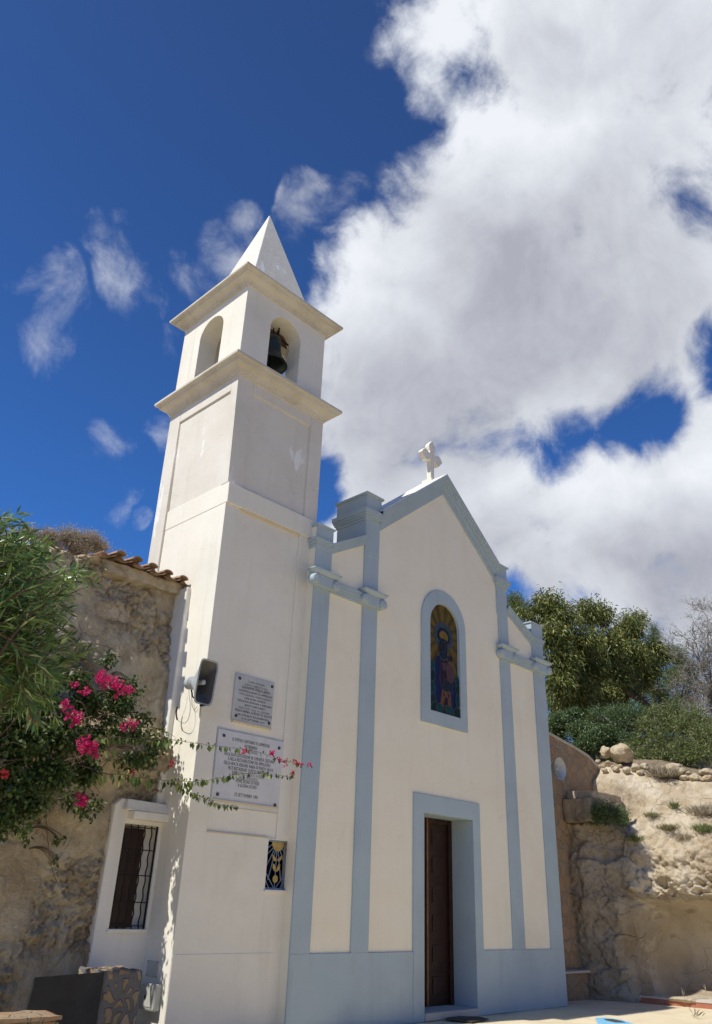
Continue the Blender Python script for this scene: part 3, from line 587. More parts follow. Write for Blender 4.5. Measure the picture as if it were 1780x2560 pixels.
b.add([(cxs-q, cys-q, 11.28), (cxs+q, cys-q, 11.28), (cxs+q, cys+q, 11.28), (cxs-q, cys+q, 11.28), (cxs-.012, cys-.012, apz[2]), (cxs+.012, cys-.012, apz[2]), (cxs+.012, cys+.012, apz[2]), (cxs-.012, cys+.012, apz[2])], [(3, 2, 1, 0), (4, 5, 6, 7), (0, 1, 5, 4), (1, 2, 6, 5), (2, 3, 7, 6), (3, 0, 4, 7)])
b.box(cxs-q-.03, cxs+q+.03, cys-q-.03, cys+q+.03, 11.26, 11.285)
b.build('spire', 'flake', tower, bevel=.012)
print('SPIRE', apz, 'BELL', at(703, 933, 1.1), at(712, 918, 1.1), at(675, 850, 1.1), at(722, 873, 1.1), at(676, 825, 1.1))
# small square window with a painted iron grille
x0, x1, z0, z1 = GR
b = MB(); b.box(x0-.03, x1+.03, .36, .38, z0-.03, z1+.03); gw = b.build('window', 'g_black', tower)
b = MB(); b.prism([(x0+.002, z0+.002), (x1-.002, z0+.002), (x1-.002, z1-.002), (x0+.002, z1-.002)], .235, .262, [[(x0+.022, z0+.022), (x1-.022, z0+.022), (x1-.022, z1-.022), (x0+.022, z1-.022)]])
p = b.build('window_frame', 'bluebar', tower); p.parent = gw
W0, H0 = x1-x0, z1-z0
def gp(a, c): return (x0+.022+(W0-.044)*a, .245, z0+.022+(H0-.044)*c)
bars = [((.27, .95), (0, .82)), ((.30, .86), (0, .68)), ((.36, .82), (.0, .38)), ((.42, .80), (.17, .16)), ((.49, .80), (.49, 0)), ((.55, .80), (.76, .16)), ((.64, .82), (1, .36)), ((.72, .87), (1, .66)), ((.77, .93), (1, .80)), ((0, .36), (.46, 0)), ((0, .22), (.24, 0)), ((1, .36), (.54, 0)), ((1, .22), (.74, 0))]
b = MB()
for p1, p2 in bars: b.tube([gp(*p1), gp(*p2)], .0058, 6)
p = b.build('grille_bar', 'bluebar', tower); p.parent = gw
b = MB()
def gplate(poly, y=.232): b.prism([(gp(a, c)[0], gp(a, c)[2]) for a, c in poly], y, y+.006)
gplate([(.5+.27*math.cos(math.radians(t)), .995+.20*math.sin(math.radians(t))) for t in range(180, 361, 12)])
for s in (-1, 1):
    gplate([(.5, .60), (.5+s*.10, .575), (.5+s*.18, .61), (.5+s*.23, .72), (.5+s*.13, .68), (.5+s*.03, .625)], .231)
    gplate([(.49, .345), (.49+s*.10, .37), (.49+s*.16, .43), (.49+s*.17, .52), (.49+s*.09, .51), (.49+s*.03, .42)], .231)
gplate([(.485+.115*math.cos(math.radians(t)), .19+.085*math.sin(math.radians(t))) for t in range(0, 360, 20)])
p = b.build('sun_ornament', 'gold', tower); p.parent = gw
b = MB(); b.box(x0-.02, x1+.01, .155, .202, z0-.03, z0-.006); p = b.build('window_sill', 'white', tower); p.parent = gw
# lower left side door-height white wall return is built with the old wall

# bell and its beam
BX, BYY = -.625, .50
bell = empty('church_bell', (BX, BYY, 9.95), 'dark green bronze bell hanging from a rusty beam inside the belfry', 'bell')
bp = [(0, 10.60), (.07, 10.60), (.14, 10.57), (.168, 10.50), (.176, 10.36), (.186, 10.23), (.21, 10.14), (.265, 10.06), (.305, 10.01), (.318, 9.975), (.30, 9.97), (.22, 10.08), (.15, 10.35), (.0, 10.5)]
b = MB(); b.lathe(bp, 40, (BX, BYY, 0)); b.lathe([(.188, 10.218), (.200, 10.208), (.190, 10.198)], 40, (BX, BYY, 0)); b.lathe([(.25, 10.085), (.262, 10.075), (.258, 10.066)], 40, (BX, BYY, 0)); b.build('bell_body', 'bell', bell, smooth=True)
b = MB(); b.tube([(BX, BYY, 10.5), (BX, BYY, 9.98)], .014, 8); b.lathe([(0, 9.89), (.03, 9.91), (.04, 9.95), (.02, 9.99), (0, 10.0)], 12, (BX, BYY, 0)); b.build('clapper', 'iron', bell)
b = MB(); b.box(-1.12, -.035, BYY-.05+.07, BYY+.07+.07, 10.66, 10.79); b.build('beam', 'rust', bell, bevel=.01)
b = MB()
for dx in (-.09, 0, .09): b.tube([(BX+dx, BYY, 10.58), (BX+dx, BYY-.03, 10.67), (BX+dx, BYY-.01, 10.80)], .012, 6)
b.tube([(BX+.10, BYY-.04, 10.58), (BX+.10, BYY-.04, 10.86)], .016, 6); b.tube([(-.25, BYY, 10.66), (-.20, BYY-.02, 10.74), (-.20, BYY-.02, 10.80)], .016, 6); b.tube([(-.42, BYY, 10.66), (-.10, BYY, 10.62)], .018, 6)
b.build('hanger', 'iron', bell)
b = MB(); b.tube([(-.20, BYY, 10.62), (-.34, BYY-.05, 10.20)], .0035, 5); b.tube([(-.23, BYY, 10.62), (-.37, BYY-.05, 10.22)], .0035, 5); b.build('bell_rope', 'cable', bell)

# ================================================================== PLAQUES
FONT_CACHE = {}
def text_mesh(s, size, cx, z, y, width, mat, parent, name='lettering', sx=1.):
    cu = bpy.data.curves.new('t', 'FONT'); cu.body = s; cu.size = size; cu.align_x = 'CENTER'; cu.extrude = .0012; cu.space_character = 1.12; cu.resolution_u = 3
    o = bpy.data.objects.new('t', cu); COL.objects.link(o); bpy.context.view_layer.update()
    me = bpy.data.meshes.new_from_object(o.evaluated_get(bpy.context.evaluated_depsgraph_get())); bpy.data.objects.remove(o)
    xs = [v.co.x for v in me.vertices]; w = (max(xs)-min(xs)) if xs else 1
    k = min(sx, width/w) if width else sx
    V = [(cx+v.co.x*k, y-v.co.z, z+v.co.y) for v in me.vertices]; F = [tuple(p.vertices) for p in me.polygons]
    bpy.data.meshes.remove(me); return V, F
def plaque(rootlabel, corners_x, zt, zb_, y0, mat, lines, bolts, frame=False, inkmat='ink'):
    x0, x1 = corners_x
    r = empty('marble_plaque', ((x0+x1)/2, y0, zb_), rootlabel, 'plaque')
    b = MB(); b.box(x0, x1, y0-.022, y0-.001, zb_, zt); b.build('slab', mat, r, bevel=.004)
    if frame:
        b = MB(); b.prism([(x0-.016, zb_-.016), (x1+.016, zb_-.016), (x1+.016, zt+.016), (x0-.016, zt+.016)], y0-.014, y0-.0015, [[(x0+.002, zb_+.002), (x1-.002, zb_+.002), (x1-.002, zt-.002), (x0+.002, zt-.002)]]); b.build('frame', 'marble_grey', r)
        b = MB(); b.box(x0+.02, x1-.02, y0-.040, y0-.0225, zb_+.035, zb_+.065); b.build('ledge', 'yellow', r)
    else:
        b = MB(); b.box(x0+.02, x1-.0, y0-.034, y0-.0005, zb_-.028, zb_-.0015); b.build('ledge', 'yellow', r)
    for bx, bz in bolts:
        b = MB(); b.box(bx-.019, bx+.019, y0-.036, y0-.0222, bz-.019, bz+.019); b.build('bolt', 'bronze', r, bevel=.004)
    for (s, cx, z, size, width, worn) in lines:
        b = MB(); V, F = text_mesh(s, size, cx, z, y0-.0228, width, None, None); b.add(V, F); b.build('lettering', 'ink_worn' if worn else inkmat, r, recalc=False)
    return r
x0, x1 = -.87, -.155; zt, zb_ = 4.355, 3.705; cx = -.50
L1 = ["L'ANNO MCMLXXIX", "ESSENDO PARROCO IL REV.", "GIUSEPPE POLICARDI", "LA POPOLAZIONE DI LAMPEDUSA", "CONTRIBUENDO GENEROSAMENTE", "CON LE SUE OFFERTE", "VOLLE RICOSTRUIRE E AMPLIARE", "QUESTO SANTUARIO", "DEDICATO ALLA SS. VERGINE", "MADONNA di PORTO SALVO", "INCORONATA SOLENNEMENTE", "IL 22 SETTEMBRE 1979"]
wd1 = [.30, .42, .50, .60, .60, .38, .62, .36, .58, .66, .56, .42]; hz = 4.262; lines = []
for i, s in enumerate(L1):
    big = i in (2, 9); lines.append((s, cx+.01, hz-i*.0475, .052 if big else .038, wd1[i], i in (0, 1, 4, 8)))
plaque('grey marble plaque with dense worn lettering, the smaller and upper one on the tower', (x0, x1), zt, zb_, TY+.022, 'marble_grey', lines, [(-.80, 4.29), (-.205, 4.29), (-.80, 3.77), (-.205, 3.765)])
x0, x1 = -1.055, .105; cx = -.485
zp = lambda a, c: (540+a*.16992, 1660+c*.16992)
L2 = [("IL POPOLO CRISTIANO DI LAMPEDUSA", (525, 1150), .66, 0), ("RICORDANDO", (525, 1220), .22, 0), ("IL CENTENARIO", (522, 1290), .26, 1), ("DELLA SUA COSTITUZIONE IN COMUNITA CRISTIANA", (520, 1375), .88, 0), ("E DELLA RESTAURAZIONE DEL SIMULACRO", (500, 1435), .74, 0), ("DELLA BEATA VERGINE MARIA DI PORTO SALVO", (490, 1500), .86, 0), ("FECE RESTAURARE QUESTO SANTUARIO", (490, 1565), .70, 0), ("BENEDETTO E OFFERTO AI FEDELI", (480, 1625), .56, 1), ("DALLA COMUNITA", (490, 1685), .34, 1), ("COME SEGNO DI FEDE", (490, 1735), .40, 0), ("A GLORIA DI DIO", (470, 1795), .32, 0), ("22 SETTEMBRE 1981", (450, 1935), .40, 0)]
L2s = [(s, cx, at(*zp(*q), .158)[2]-.024, .062, w, bool(wn)) for s, q, w, wn in L2]
plaque('large white marble plaque with black lettering behind the trailing vine shoots', (x0, x1), 3.555, 2.60, TY+.022, 'marble_white', L2s, [(-.965, 3.475), (.02, 3.455), (-.965, 2.745-.02), (.025, 2.69)], frame=True)

# ================================================================== LOUDSPEAKERS
def horn_speaker(cx, y_mouth, cz, w, h, length, tilt, rect, label, cat='loudspeaker'):
    """axis along y, mouth toward -y"""
    r = empty('horn_loudspeaker', (cx, y_mouth+length, cz), label, cat)
    def xf(pts):
        c, s = math.cos(tilt), math.sin(tilt)
        return [(cx+x, y_mouth+y*c-z*s, cz+z*c+y*s) for x, y, z in pts]
    def ring(t, off=0., n=40):
        # t 0 mouth .. 1 throat
        g_ = (1-t)**(1.3 if rect else 1.7); hw = .055+(w/2-.055)*g_+off; hh = .055+(h/2-.055)*g_+off; e = (2+4.5*(1-t)) if rect else 2
        out = []
        for k in range(n):
            a = 2*math.pi*k/n; ca, sa = math.cos(a), math.sin(a)
            out.append((hw*math.copysign(abs(ca)**(2/e), ca), t*length, hh*math.copysign(abs(sa)**(2/e), sa)))
        return out
    n = 40; T_ = [0, .04, .1, .18, .28, .4, .55, .7, .85, 1.]
    b = MB(); v = []
    for t in T_: v += ring(t, .006)
    f = [(i*n+k, i*n+(k+1) % n, (i+1)*n+(k+1) % n, (i+1)*n+k) for i in range(len(T_)-1) for k in range(n)]
    v2 = ring(0, .012); v3 = ring(0, -.008); base = len(v); v += v2+v3
    f += [(k, (k+1) % n, base+(k+1) % n, base+k) for k in range(n)]+[(base+k, base+(k+1) % n, base+n+(k+1) % n, base+n+k) for k in range(n)]
    b.add(xf(v), f); b.build('horn', 'horn_out', r, smooth=True)
    b = MB(); v = []
    for t in T_: v += ring(t, -.006)
    b.add(xf(v), f[:len(T_)*n-n]); b.build('horn_inside', 'horn_in' if rect else 'horn_out', r, smooth=True)
    b = MB(); b.lathe([(0, -.0), (.028, .002), (.034, .012), (.036, .20), (.04, length)], 20, (0, 0, 0), 'y'); b.v = xf([(x, y+length*.18, z) for x, y, z in b.v]); b.build('bullet', 'horn_out', r, smooth=True)
    b = MB(); b.lathe([(.058, length-.02), (.085, length+.0), (.088, length+.015), (.070, length+.02), (.070, length+.035), (.088, length+.04), (.090, length+.055), (.078, length+.065), (.082, length+.13), (.06, length+.155), (0, length+.16)], 24, (0, 0, 0), 'y'); b.v = xf(b.v); b.build('driver', 'horn_out', r, smooth=False, bevel=.003)
    return r
sp0 = at(516, 1705, -1.60, 'x'); sp1 = at(462, 1706, -1.60, 'x'); print('SPK', sp0, sp1)
spk = horn_speaker(-1.60, float(sp0[1]), float(sp0[2]), .27, .56, .27, .10, True, 'grey rectangular horn loudspeaker hung on the sunlit side of the bell tower')
b = MB(); yy = float(sp0[1])+.33; zz = float(sp0[2])
b.tube([(-1.60, yy, zz-.04), (-1.56, yy, zz-.14), (-1.50, yy-.02, zz-.17), (-1.375, yy, zz-.17)], .011, 8); b.box(-1.400, -1.37, yy-.05, yy+.05, zz-.23, zz-.11); b.build('bracket', 'iron', spk, bevel=.003)
def cab(pts, r, mat, name, X=-1.47):
    P3 = [at(*zs(*p), X, 'x') for p in pts]
    # smooth
    Q = []
    for i in range(len(P3)-1):
        p0, p1, p2, p3 = P3[max(i-1, 0)], P3[i], P3[i+1], P3[min(i+2, len(P3)-1)]
        for k in range(5):
            t = k/5; Q.append(.5*((2*p1)+(-p0+p2)*t+(2*p0-5*p1+4*p2-p3)*t*t+(-p0+3*p1-3*p2+p3)*t**3))
    Q.append(P3[-1]); b = MB(); b.tube(Q, r, 6); return b.build(name, mat, spk)
cab([(450, 930), (430, 1080), (390, 1200), (350, 1310), (328, 1430), (345, 1580), (420, 1640), (500, 1655), (565, 1570), (600, 1420), (600, 1250), (580, 1100), (580, 1000)], .0035, 'cable', 'cable')
cab([(345, 1335), (325, 1430), (328, 1520), (345, 1590)], .012, 'cable_dark', 'cable_sleeve')
cab([(630, 1000), (625, 1150), (630, 1280), (680, 1385), (720, 1350), (745, 1320)], .003, 'cable', 'cable', -1.40)
sp2 = at(1401, 1921, 7.42, 'x'); print('SPK2', sp2)
spk2 = horn_speaker(7.42, float(sp2[1]), float(sp2[2]), .44, .44, .30, .0, False, 'pale round horn loudspeaker half hidden behind the right corner of the chapel')
b = MB(); b.box(7.06, 7.42, float(sp2[1])+.33, float(sp2[1])+.36, float(sp2[2])-.02, float(sp2[2])+.02); b.build('bracket', 'iron', spk2)

# ================================================================== OLD WALL (left)
WT = [at(274, 1389, 1.02), at(468, 1461, 1.02)]
crest_px = [(-120, 1330), (0, 1342), (60, 1356), (118, 1361), (150, 1368), (180, 1382), (215, 1392), (245, 1398), (274, 1396), (468, 1466), (520, 1480)]
crest = sorted([(float(at(u, v, 1.1)[0]), float(at(u, v, 1.1)[2])) for u, v in crest_px])
def crest_z(x):
    if x <= crest[0][0]: return crest[0][1]+(crest[0][0]-x)*.05
    for (xa, za), (xb, zb2) in zip(crest, crest[1:]):
        if xa <= x <= xb: return za+(zb2-za)*(x-xa)/(xb-xa)
    return crest[-1][1]
def ywall(x, z):
    y = 1.10-.14*sstep(5.3, 4.2, z)
    bulge = math.exp(-((z-3.15)/.42)**2)*(.30+.10*math.sin(x*2.3+1))
    under = .16*sstep(2.75, 2.45, z)*sstep(-1.2, -2.6, x)
    y -= bulge*(1 if x > -3.6 else .7); y -= .15*sstep(2.7, 2.3, z)
    p = Vector((x, 0, z))
    rough = sstep(-.02, .22, noise.noise(Vector((x*.9+3.1, 1.7, z*.8)))+(.22 if -3.0 < x < -1.8 and 3.9 < z < 4.9 else 0)+.30*math.exp(-((z-3.1)/.6)**2))
    n_ = noise.fractal(p*3.2, .8, 2.1, 7); v_ = noise.turbulence(p*8., 5, True); vd, vp = noise.voronoi(p*6.+noise.noise_vector(p*3)*.8)
    y -= .05*n_*(.4+rough)+rough*(.13*(v_-.55)+.03*noise.noise(vp[0]*3.3)-.02*math.exp(-(vd[1]-vd[0])/.05)+.05*(noise.turbulence(p*19., 3, True)-.5))
    y -= .02*noise.turbulence(Vector((x*9, 4, z*3)), 3, True)
    if x > -2.04 and z < 2.5: y = max(y, 1.25)
    c_ = abs(noise.noise(Vector((x*1.6, 5.2, z*1.3)))); y += .04*max(0, 1-c_/.03)*(.4+rough)
    return y
def oldwall(u, v):
    zt_ = crest_z(u)+.035*noise.noise(Vector((u*4, 0, 0)))*(1 if u < -2.95 else 0)
    if v <= 1: z = v*zt_; return (u, ywall(u, z), z)
    t = v-1; return (u+.0, ywall(u, zt_)+t*1.2+.0, zt_+.12*math.sin(t*2.2)*(1 if u < -2.9 else .1)+.05*noise.noise(Vector((u*3, t*4, 2))))
us = list(np.linspace(-7.5, -4.9, 30))+list(np.linspace(-4.88, -1.30, 210)); vs = list(np.linspace(0, 1, 300))+list(np.linspace(1.01, 2, 26))
ow = empty('old_wall', (-3, 1, 0), 'tall old brown lime-plastered rock wall left of the tower, crumbling and topped with roof tiles', 'wall')
o = grid_mesh(oldwall, us, vs, 'wall_face', 'oldwall'); o.parent = ow; o.matrix_parent_inverse = ow.matrix_world.inverted()
# terracotta tile eave
b = MB(); a0, a1 = at(272, 1387, .92), at(470, 1461, .92); N_T = 5
pitch = (a1[0]-a0[0])/N_T
def shell(b, cx, cz, r, y0, y1, rise, up, th=.014, n=10, dz=0, rr=None):
    rr = rr or r*.86; v = []
    for (yy, ra, zz) in ((y0, r, 0), (y1, rr, rise)):
        for k in range(n+1):
            a = math.pi*k/n
            for q in (ra, ra-th): v.append((cx-q*math.cos(a)*1.05, yy, cz+zz+(q*math.sin(a)*.72 if up else -q*math.sin(a)*.55)))
    m_ = 2*(n+1); f = []
    for k in range(n):
        i = 2*k; f += [(i, i+2, i+2+m_, i+m_), (i+1, i+1+m_, i+3+m_, i+3), (i, i+1, i+3, i+2), (i+m_, i+2+m_, i+3+m_, i+1+m_)]
    f += [(0, m_, m_+1, 1), (2*n, 2*n+1, 2*n+1+m_, 2*n+m_)]
    b.add(v, f)
for k in range(N_T+1):
    t = k/N_T; x = a0[0]+pitch*k; z = a0[2]+(a1[2]-a0[2])*t+random.uniform(-.01, .01); jy = random.uniform(-.03, .03)
    if k < N_T:
        for row in range(4): shell(b, x+pitch/2, z+.030+row*.05, pitch*.29, .84+jy+row*.36, 1.26+row*.36, .055, True)
    for row in range(4): shell(b, x, z+.028+row*.05, pitch*.36, .86-jy+row*.36, 1.28+row*.36, .05, False)
b.build('roof_tile', 'tile', ow)
rough_box('wall_cap', a0[0]+.05, -1.36, 1.0, 2.3, a0[2]-.20, a0[2]-.03, 'oldwall', .02, ow, 26)
b = MB(); b.box(-1.46, -1.345, .80, 1.4, 2.5, 5.62)
for k in range(0): pass
b.build('wall_end', 'render', ow, bevel=.02)
# white rendered part with barred window
WY = .75
b = MB(); b.prism([(-2.075, .0), (-1.345, .0), (-1.345, 2.56), (-2.0, 2.60), (-2.085, 2.52), (-2.09, 1.4)], WY, 1.0, [[(-1.90, 1.14), (-1.40, 1.14), (-1.40, 2.31), (-1.90, 2.31)]])
b.build('rendered_panel', 'render', ow, bevel=.015)
b = MB(); b.box(-1.88, -1.30, WY-.13, WY+.02, 2.36, 2.46); b.hexa([(-1.98, WY-.10, 2.462), (-1.30, WY-.13, 2.462), (-1.30, WY+.1, 2.462), (-1.98, WY+.1, 2.462)], [(-1.94, WY-.03, 2.60), (-1.30, WY-.05, 2.58), (-1.30, WY+.2, 2.58), (-1.94, WY+.2, 2.60)]); b.build('lintel', 'render', ow, bevel=.015)
b = MB(); b.box(-1.93, -1.39, WY-.03, WY+.16, 1.10, 1.139); b.build('window_sill', 'white', ow, bevel=.006)
b = MB(); b.box(-1.90, -1.40, .925, .96, 1.14, 2.31); wf = b.build('window', 'render', ow)
b = MB(); b.box(-1.96, -1.555, .85, .90, 1.155, 2.27); p = b.build('shutter', 'wood', ow); p.parent = wf
b = MB()
for k, x in enumerate((-1.885, -1.79, -1.69, -1.59, -1.49, -1.415)):
    pts = []; 
    for i in range(60):
        t = i/59; tw = 1 if k not in (5,) else 0; a = t*math.pi*13
        pts.append((x+.006*tw*math.cos(a), WY+.03+.006*tw*math.sin(a), 1.142+t*1.166))
    b.tube(pts, .009 if k < 5 else .013, 5)
for z in (1.175, 1.43, 1.73, 2.02, 2.28): b.box(-1.90, -1.40, WY+.026, WY+.034, z-.006, z+.006)
p = b.build('grille', 'iron', ow); p.parent = wf

# meter boxes on the tower side, near the ground
p1 = [at(a*.3133, 1860+c*.3133, -1.356, 'x') for a, c in ((1190, 1725), (1275, 1735), (1170, 1850), (1260, 1860))]
ys = sorted(float(p[1]) for p in p1); zz0 = float(min(p1[2][2], p1[3][2])); zz1 = float(max(p1[0][2], p1[1][2]))
b = MB(); b.box(-1.372, -1.353, ys[0], ys[-1], zz0, zz1); mb_ = b.build('cover_plate', 'box_grey', None, bevel=.004)
for y in (ys[0]+.012, ys[-1]-.012):
    for z in (zz0+.012, zz1-.012):
        b = MB(); b.box(-1.376, -1.3725, y-.006, y+.006, z-.006, z+.006); p = b.build('screw', 'iron', None); p.parent = mb_
tag(mb_, 'thin flat grey cover plate screwed to the tower side above the meter box', 'cover plate')
p2 = [at(a*.3133, 1860+c*.3133, -1.40, 'x') for a, c in ((1130, 1915), (1290, 1920), (1115, 2110), (1250, 2140))]
ys = sorted(float(p[1]) for p in p2); zz0 = float(min(p[2] for p in p2)); zz1 = float(max(p[2] for p in p2))
b = MB(); b.box(-1.455, -1.353, ys[0]+.04, ys[-1]-.02, zz0, zz1); mb2 = b.build('meter_box', 'box_grey', None, bevel=.025)
b = MB(); b.box(-1.462, -1.4555, ys[0]+.07, ys[-1]-.05, zz0+.04, zz1-.04); p = b.build('meter_door', 'box_grey', None, bevel=.004); p.parent = mb2
b = MB(); b.box(-1.470, -1.4625, (ys[0]+ys[-1])/2-.012, (ys[0]+ys[-1])/2+.012, (zz0+zz1)/2-.02, (zz0+zz1)/2+.02); p = b.build('lock', 'iron', None); p.parent = mb2
tag(mb2, 'bulky rounded grey meter box low on the tower side beside the stone pillar', 'meter box')
print('METER', p1, p2)

# low things at bottom left
o = rough_box('stone_pillar', -2.33, -1.84, .0, .55, -.05, .775, 'rubble', .018, n=22); tag(o, 'low rubble stone pillar with wide dark mortar below the barred window', 'pillar')
b = MB(); v = [(-3.11, .12, -.05), (-2.33, -.02, -.05), (-2.33, -.02, .765), (-3.07, .02, .735)]; b.add(v+[(x, y+.03, z) for x, y, z in v], [(0, 1, 2, 3), (7, 6, 5, 4), (0, 4, 5, 1), (1, 5, 6, 2), (2, 6, 7, 3), (3, 7, 4, 0)])
o = b.build('dark_board', 'slab', None); tag(o, 'flat dark slate-coloured board leaning between the stone pillar and the old wall', 'board')
pl = empty('planter_wall', (-4.2, -1, 0), 'low rubble planter wall in the bottom left corner with light cement top', 'planter')
rough_box('stone_body', -6.5, -3.29, -1.02, -.62, -.05, .50, 'rubble_warm', .012, pl, 24); rough_box('planter_top', -6.5, -3.27, -1.04, -.60, .50, .535, 'rubble_warm', .008, pl, 24)

# ================================================================== RIGHT SIDE ROCKS
def base_x(y):
    pts = [(-30, 16.), (-9, 12.2), (-4, 10.4), (-2.4, 9.75), (-1.6, 9.50), (-.6, 9.22), (0, 9.0), (.4, 8.75), (1.2, 8.7), (3, 8.7)]
    for (a, xa), (c, xc) in zip(pts, pts[1:]):
        if a <= y <= c:
            t = (y-a)/(c-a); return xa+(xc-xa)*t
    return 8.7
PA = [(.0, .0), (.02, .10), (.70, .14), (1.22, .24), (1.42, .5), (1.36, .9), (1.10, 1.28), (.60, 1.6), (.04, 1.80), (-.10, 1.95), (-.12, 2.2), (-.02, 2.55), (.16, 2.9), (.40, 3.2), (.62, 3.45), (.80, 3.75), (1.15, 4.04), (1.7, 4.30), (2.3, 4.46), (3.2, 4.64), (5, 5.0), (9, 5.8), (16, 7.1), (30, 9.), (60, 11)]   # overhanging cave profile
PB = [(-.15, .0), (-.14, .12), (-.10, .3), (-.08, .62), (-.10, .95), (-.12, 1.30), (-.16, 1.58), (-.18, 1.8), (-.20, 2.1), (-.22, 2.4), (-.20, 2.75), (-.18, 3.05), (-.14, 3.20), (.30, 3.25), (.95, 3.30), (1.12, 3.65), (1.20, 4.1), (1.7, 4.34), (2.3, 4.48), (3.2, 4.66), (5, 5.0), (9, 5.8), (16, 7.1), (30, 9.), (60, 11)]   # steep cut face by the chapel
def prof_pt(P, t):
    i = min(int(t), len(P)-2); f = t-i; p0, p1, p2, p3 = P[max(i-1, 0)], P[i], P[i+1], P[min(i+2, len(P)-1)]
    r = []
    for k in (0, 1): r.append(.5*(2*p1[k]+(p2[k]-p0[k])*f+(2*p0[k]-5*p1[k]+4*p2[k]-p3[k])*f*f+(3*p1[k]-p0[k]-3*p2[k]+p3[k])*f**3))
    return r
def cliff(y, t):
    m = sstep(-.75, -.15, y+.12*math.sin(t*1.3)+.1*noise.noise(Vector((t*.8, 3, 1))))
    pa, pb = prof_pt(PA, t), prof_pt(PB, t); dx = pa[0]*(1-m)+pb[0]*m; z = pa[1]*(1-m)+pb[1]*m
    wob = .22*noise.noise(Vector((y*.55, 0, z*.6+3)))
    x = base_x(y)+dx+wob*sstep(.2, 1., z)
    p = Vector((x, y, z))
    cave = (1-m)*sstep(9.2, 7.8, t)*sstep(.5, 2., t)
    up = sstep(12, 17, t)
    a = (.16-.125*cave)*(1-.4*up)
    n1_ = noise.fractal(p*1.15, .8, 2.1, 7); n2_ = noise.turbulence(p*3.1, 5, True)-.5
    rid = 1-abs(noise.noise(Vector((x*.9+7, y*.9, z*2.2))))*2
    lip = math.exp(-((t-9.2)/1.5)**2)*(1-m)
    q_ = p+noise.noise_vector(p*1.3)*.25; vd, vp = noise.voronoi(Vector((q_.x*1.5, q_.y*1.5, q_.z*2.3))); vd2, vp2 = noise.voronoi(Vector((q_.x*4.2, q_.y*4.2, q_.z*6.)))
    block = .16*(noise.noise(vp[0]*5.7)) - .06*math.exp(-(vd[1]-vd[0])/.07) + .045*noise.noise(vp2[0]*4.1) - .03*math.exp(-(vd2[1]-vd2[0])/.06)
    bump_ = .30*sstep(-1.6, .3, y)*sstep(14.6, 18.0, t)
    strata = .035*math.sin(z*15+3*noise.noise(p*1.2))*max(0, noise.noise(p*.9+Vector((9, 0, 0)))+.2)
    calm = 1-.62*sstep(10.6, 12.2, t)*(1-m)-.45*m
    disp = (block+strata)*(1-.9*cave)*(1-.5*up)*calm+calm*a*(n1_*.8+n2_*.9*(1-cave*.8))+.05*rid*(1-cave)-lip*.16*(noise.noise(Vector((y*2.4, 1.5, 0)))+noise.turbulence(p*5., 3, True)*.9-.2)
    z += bump_; disp += .022*(noise.turbulence(p*11., 4, True)-.5)*(1-.8*cave)
    if t > 16: return (x, y, z+disp*.9+.25*noise.noise(Vector((x*.35, y*.35, 0)))*sstep(16, 20, t))
    k = sstep(.0, .8, t)
    tilt_ = sstep(12., 16., t)
    return (x-disp*k*(1-.5*tilt_), y+.05*k*noise.noise(p*2.), z+disp*(.25+.75*tilt_)*k)
ysr = list(np.linspace(-30, -3.1, 45))+list(np.linspace(-3.05, 1.6, 265))+list(np.linspace(1.7, 60, 60))
tsr = list(np.linspace(0, 18, 310))+list(np.linspace(18.1, 24, 60))
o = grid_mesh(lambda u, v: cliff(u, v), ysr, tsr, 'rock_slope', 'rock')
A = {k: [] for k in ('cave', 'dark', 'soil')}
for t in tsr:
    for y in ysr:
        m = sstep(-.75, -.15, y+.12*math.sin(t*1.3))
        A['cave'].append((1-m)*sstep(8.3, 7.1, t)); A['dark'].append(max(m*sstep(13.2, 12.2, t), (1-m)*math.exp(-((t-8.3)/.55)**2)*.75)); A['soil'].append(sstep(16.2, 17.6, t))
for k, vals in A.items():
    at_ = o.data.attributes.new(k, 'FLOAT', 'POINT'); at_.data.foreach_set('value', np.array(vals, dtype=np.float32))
tag(o, kind='structure')
from mathutils.bvhtree import BVHTree
BV = BVHTree.FromPolygons([v.co.copy() for v in o.data.vertices], [tuple(p.vertices) for p in o.data.polygons])
def on_rock(u, v, fx=10.5):
    """point of the rock surface met by the photo pixel (u, v)"""
    h = BV.ray_cast(Vector(tuple(CAM)), Vector(tuple(dirn(u, v))))
    return np.array(h[0]) if h[0] is not None else at(u, v, fx, 'x')
# kerb
b = MB(); kp = [(8.75, .45), (9.0, .10), (9.17, -.3), (9.26, -.7), (9.36, -1.1), (9.50, -1.6), (9.78, -2.4), (10.45, -4), (12.2, -9)]
for (xa, ya), (xb, yb) in zip(kp, kp[1:]): b.hexa([(xa-.15, ya, -.02), (xb-.15, yb, -.02), (xb, yb, -.02), (xa, ya, -.02)], [(xa-.15, ya, .09), (xb-.15, yb, .09), (xb, yb, .09), (xa, ya, .09)])
kerb = b.build('kerb', 'kerb', None); tag(kerb, kind='structure')
b = MB()
for (xa, ya), (xb, yb) in zip(kp, kp[1:]): b.hexa([(xa-.16, ya, .092), (xb-.16, yb, .092), (xb+.25, yb, .092), (xa+.25, ya, .092)], [(xa-.16, ya, .115), (xb-.16, yb, .115), (xb+.25, yb, .125), (xa+.25, ya, .125)])
tag(b.build('kerb_top', 'coping', None), kind='structure')
o = rough_box('low_stone_wall', 7.08, 8.72, .42, 1.1, -.05, .44, 'rubble_warm', .02, n=22)
b = MB(); b.box(7.08, 8.74, .38, 1.1, .445, .49); p = b.build('wall_top', 'coping', None, bevel=.01); p.parent = o
tag(o, 'low rubble stone wall at the foot of the rock against the right corner of the chapel', 'low wall')
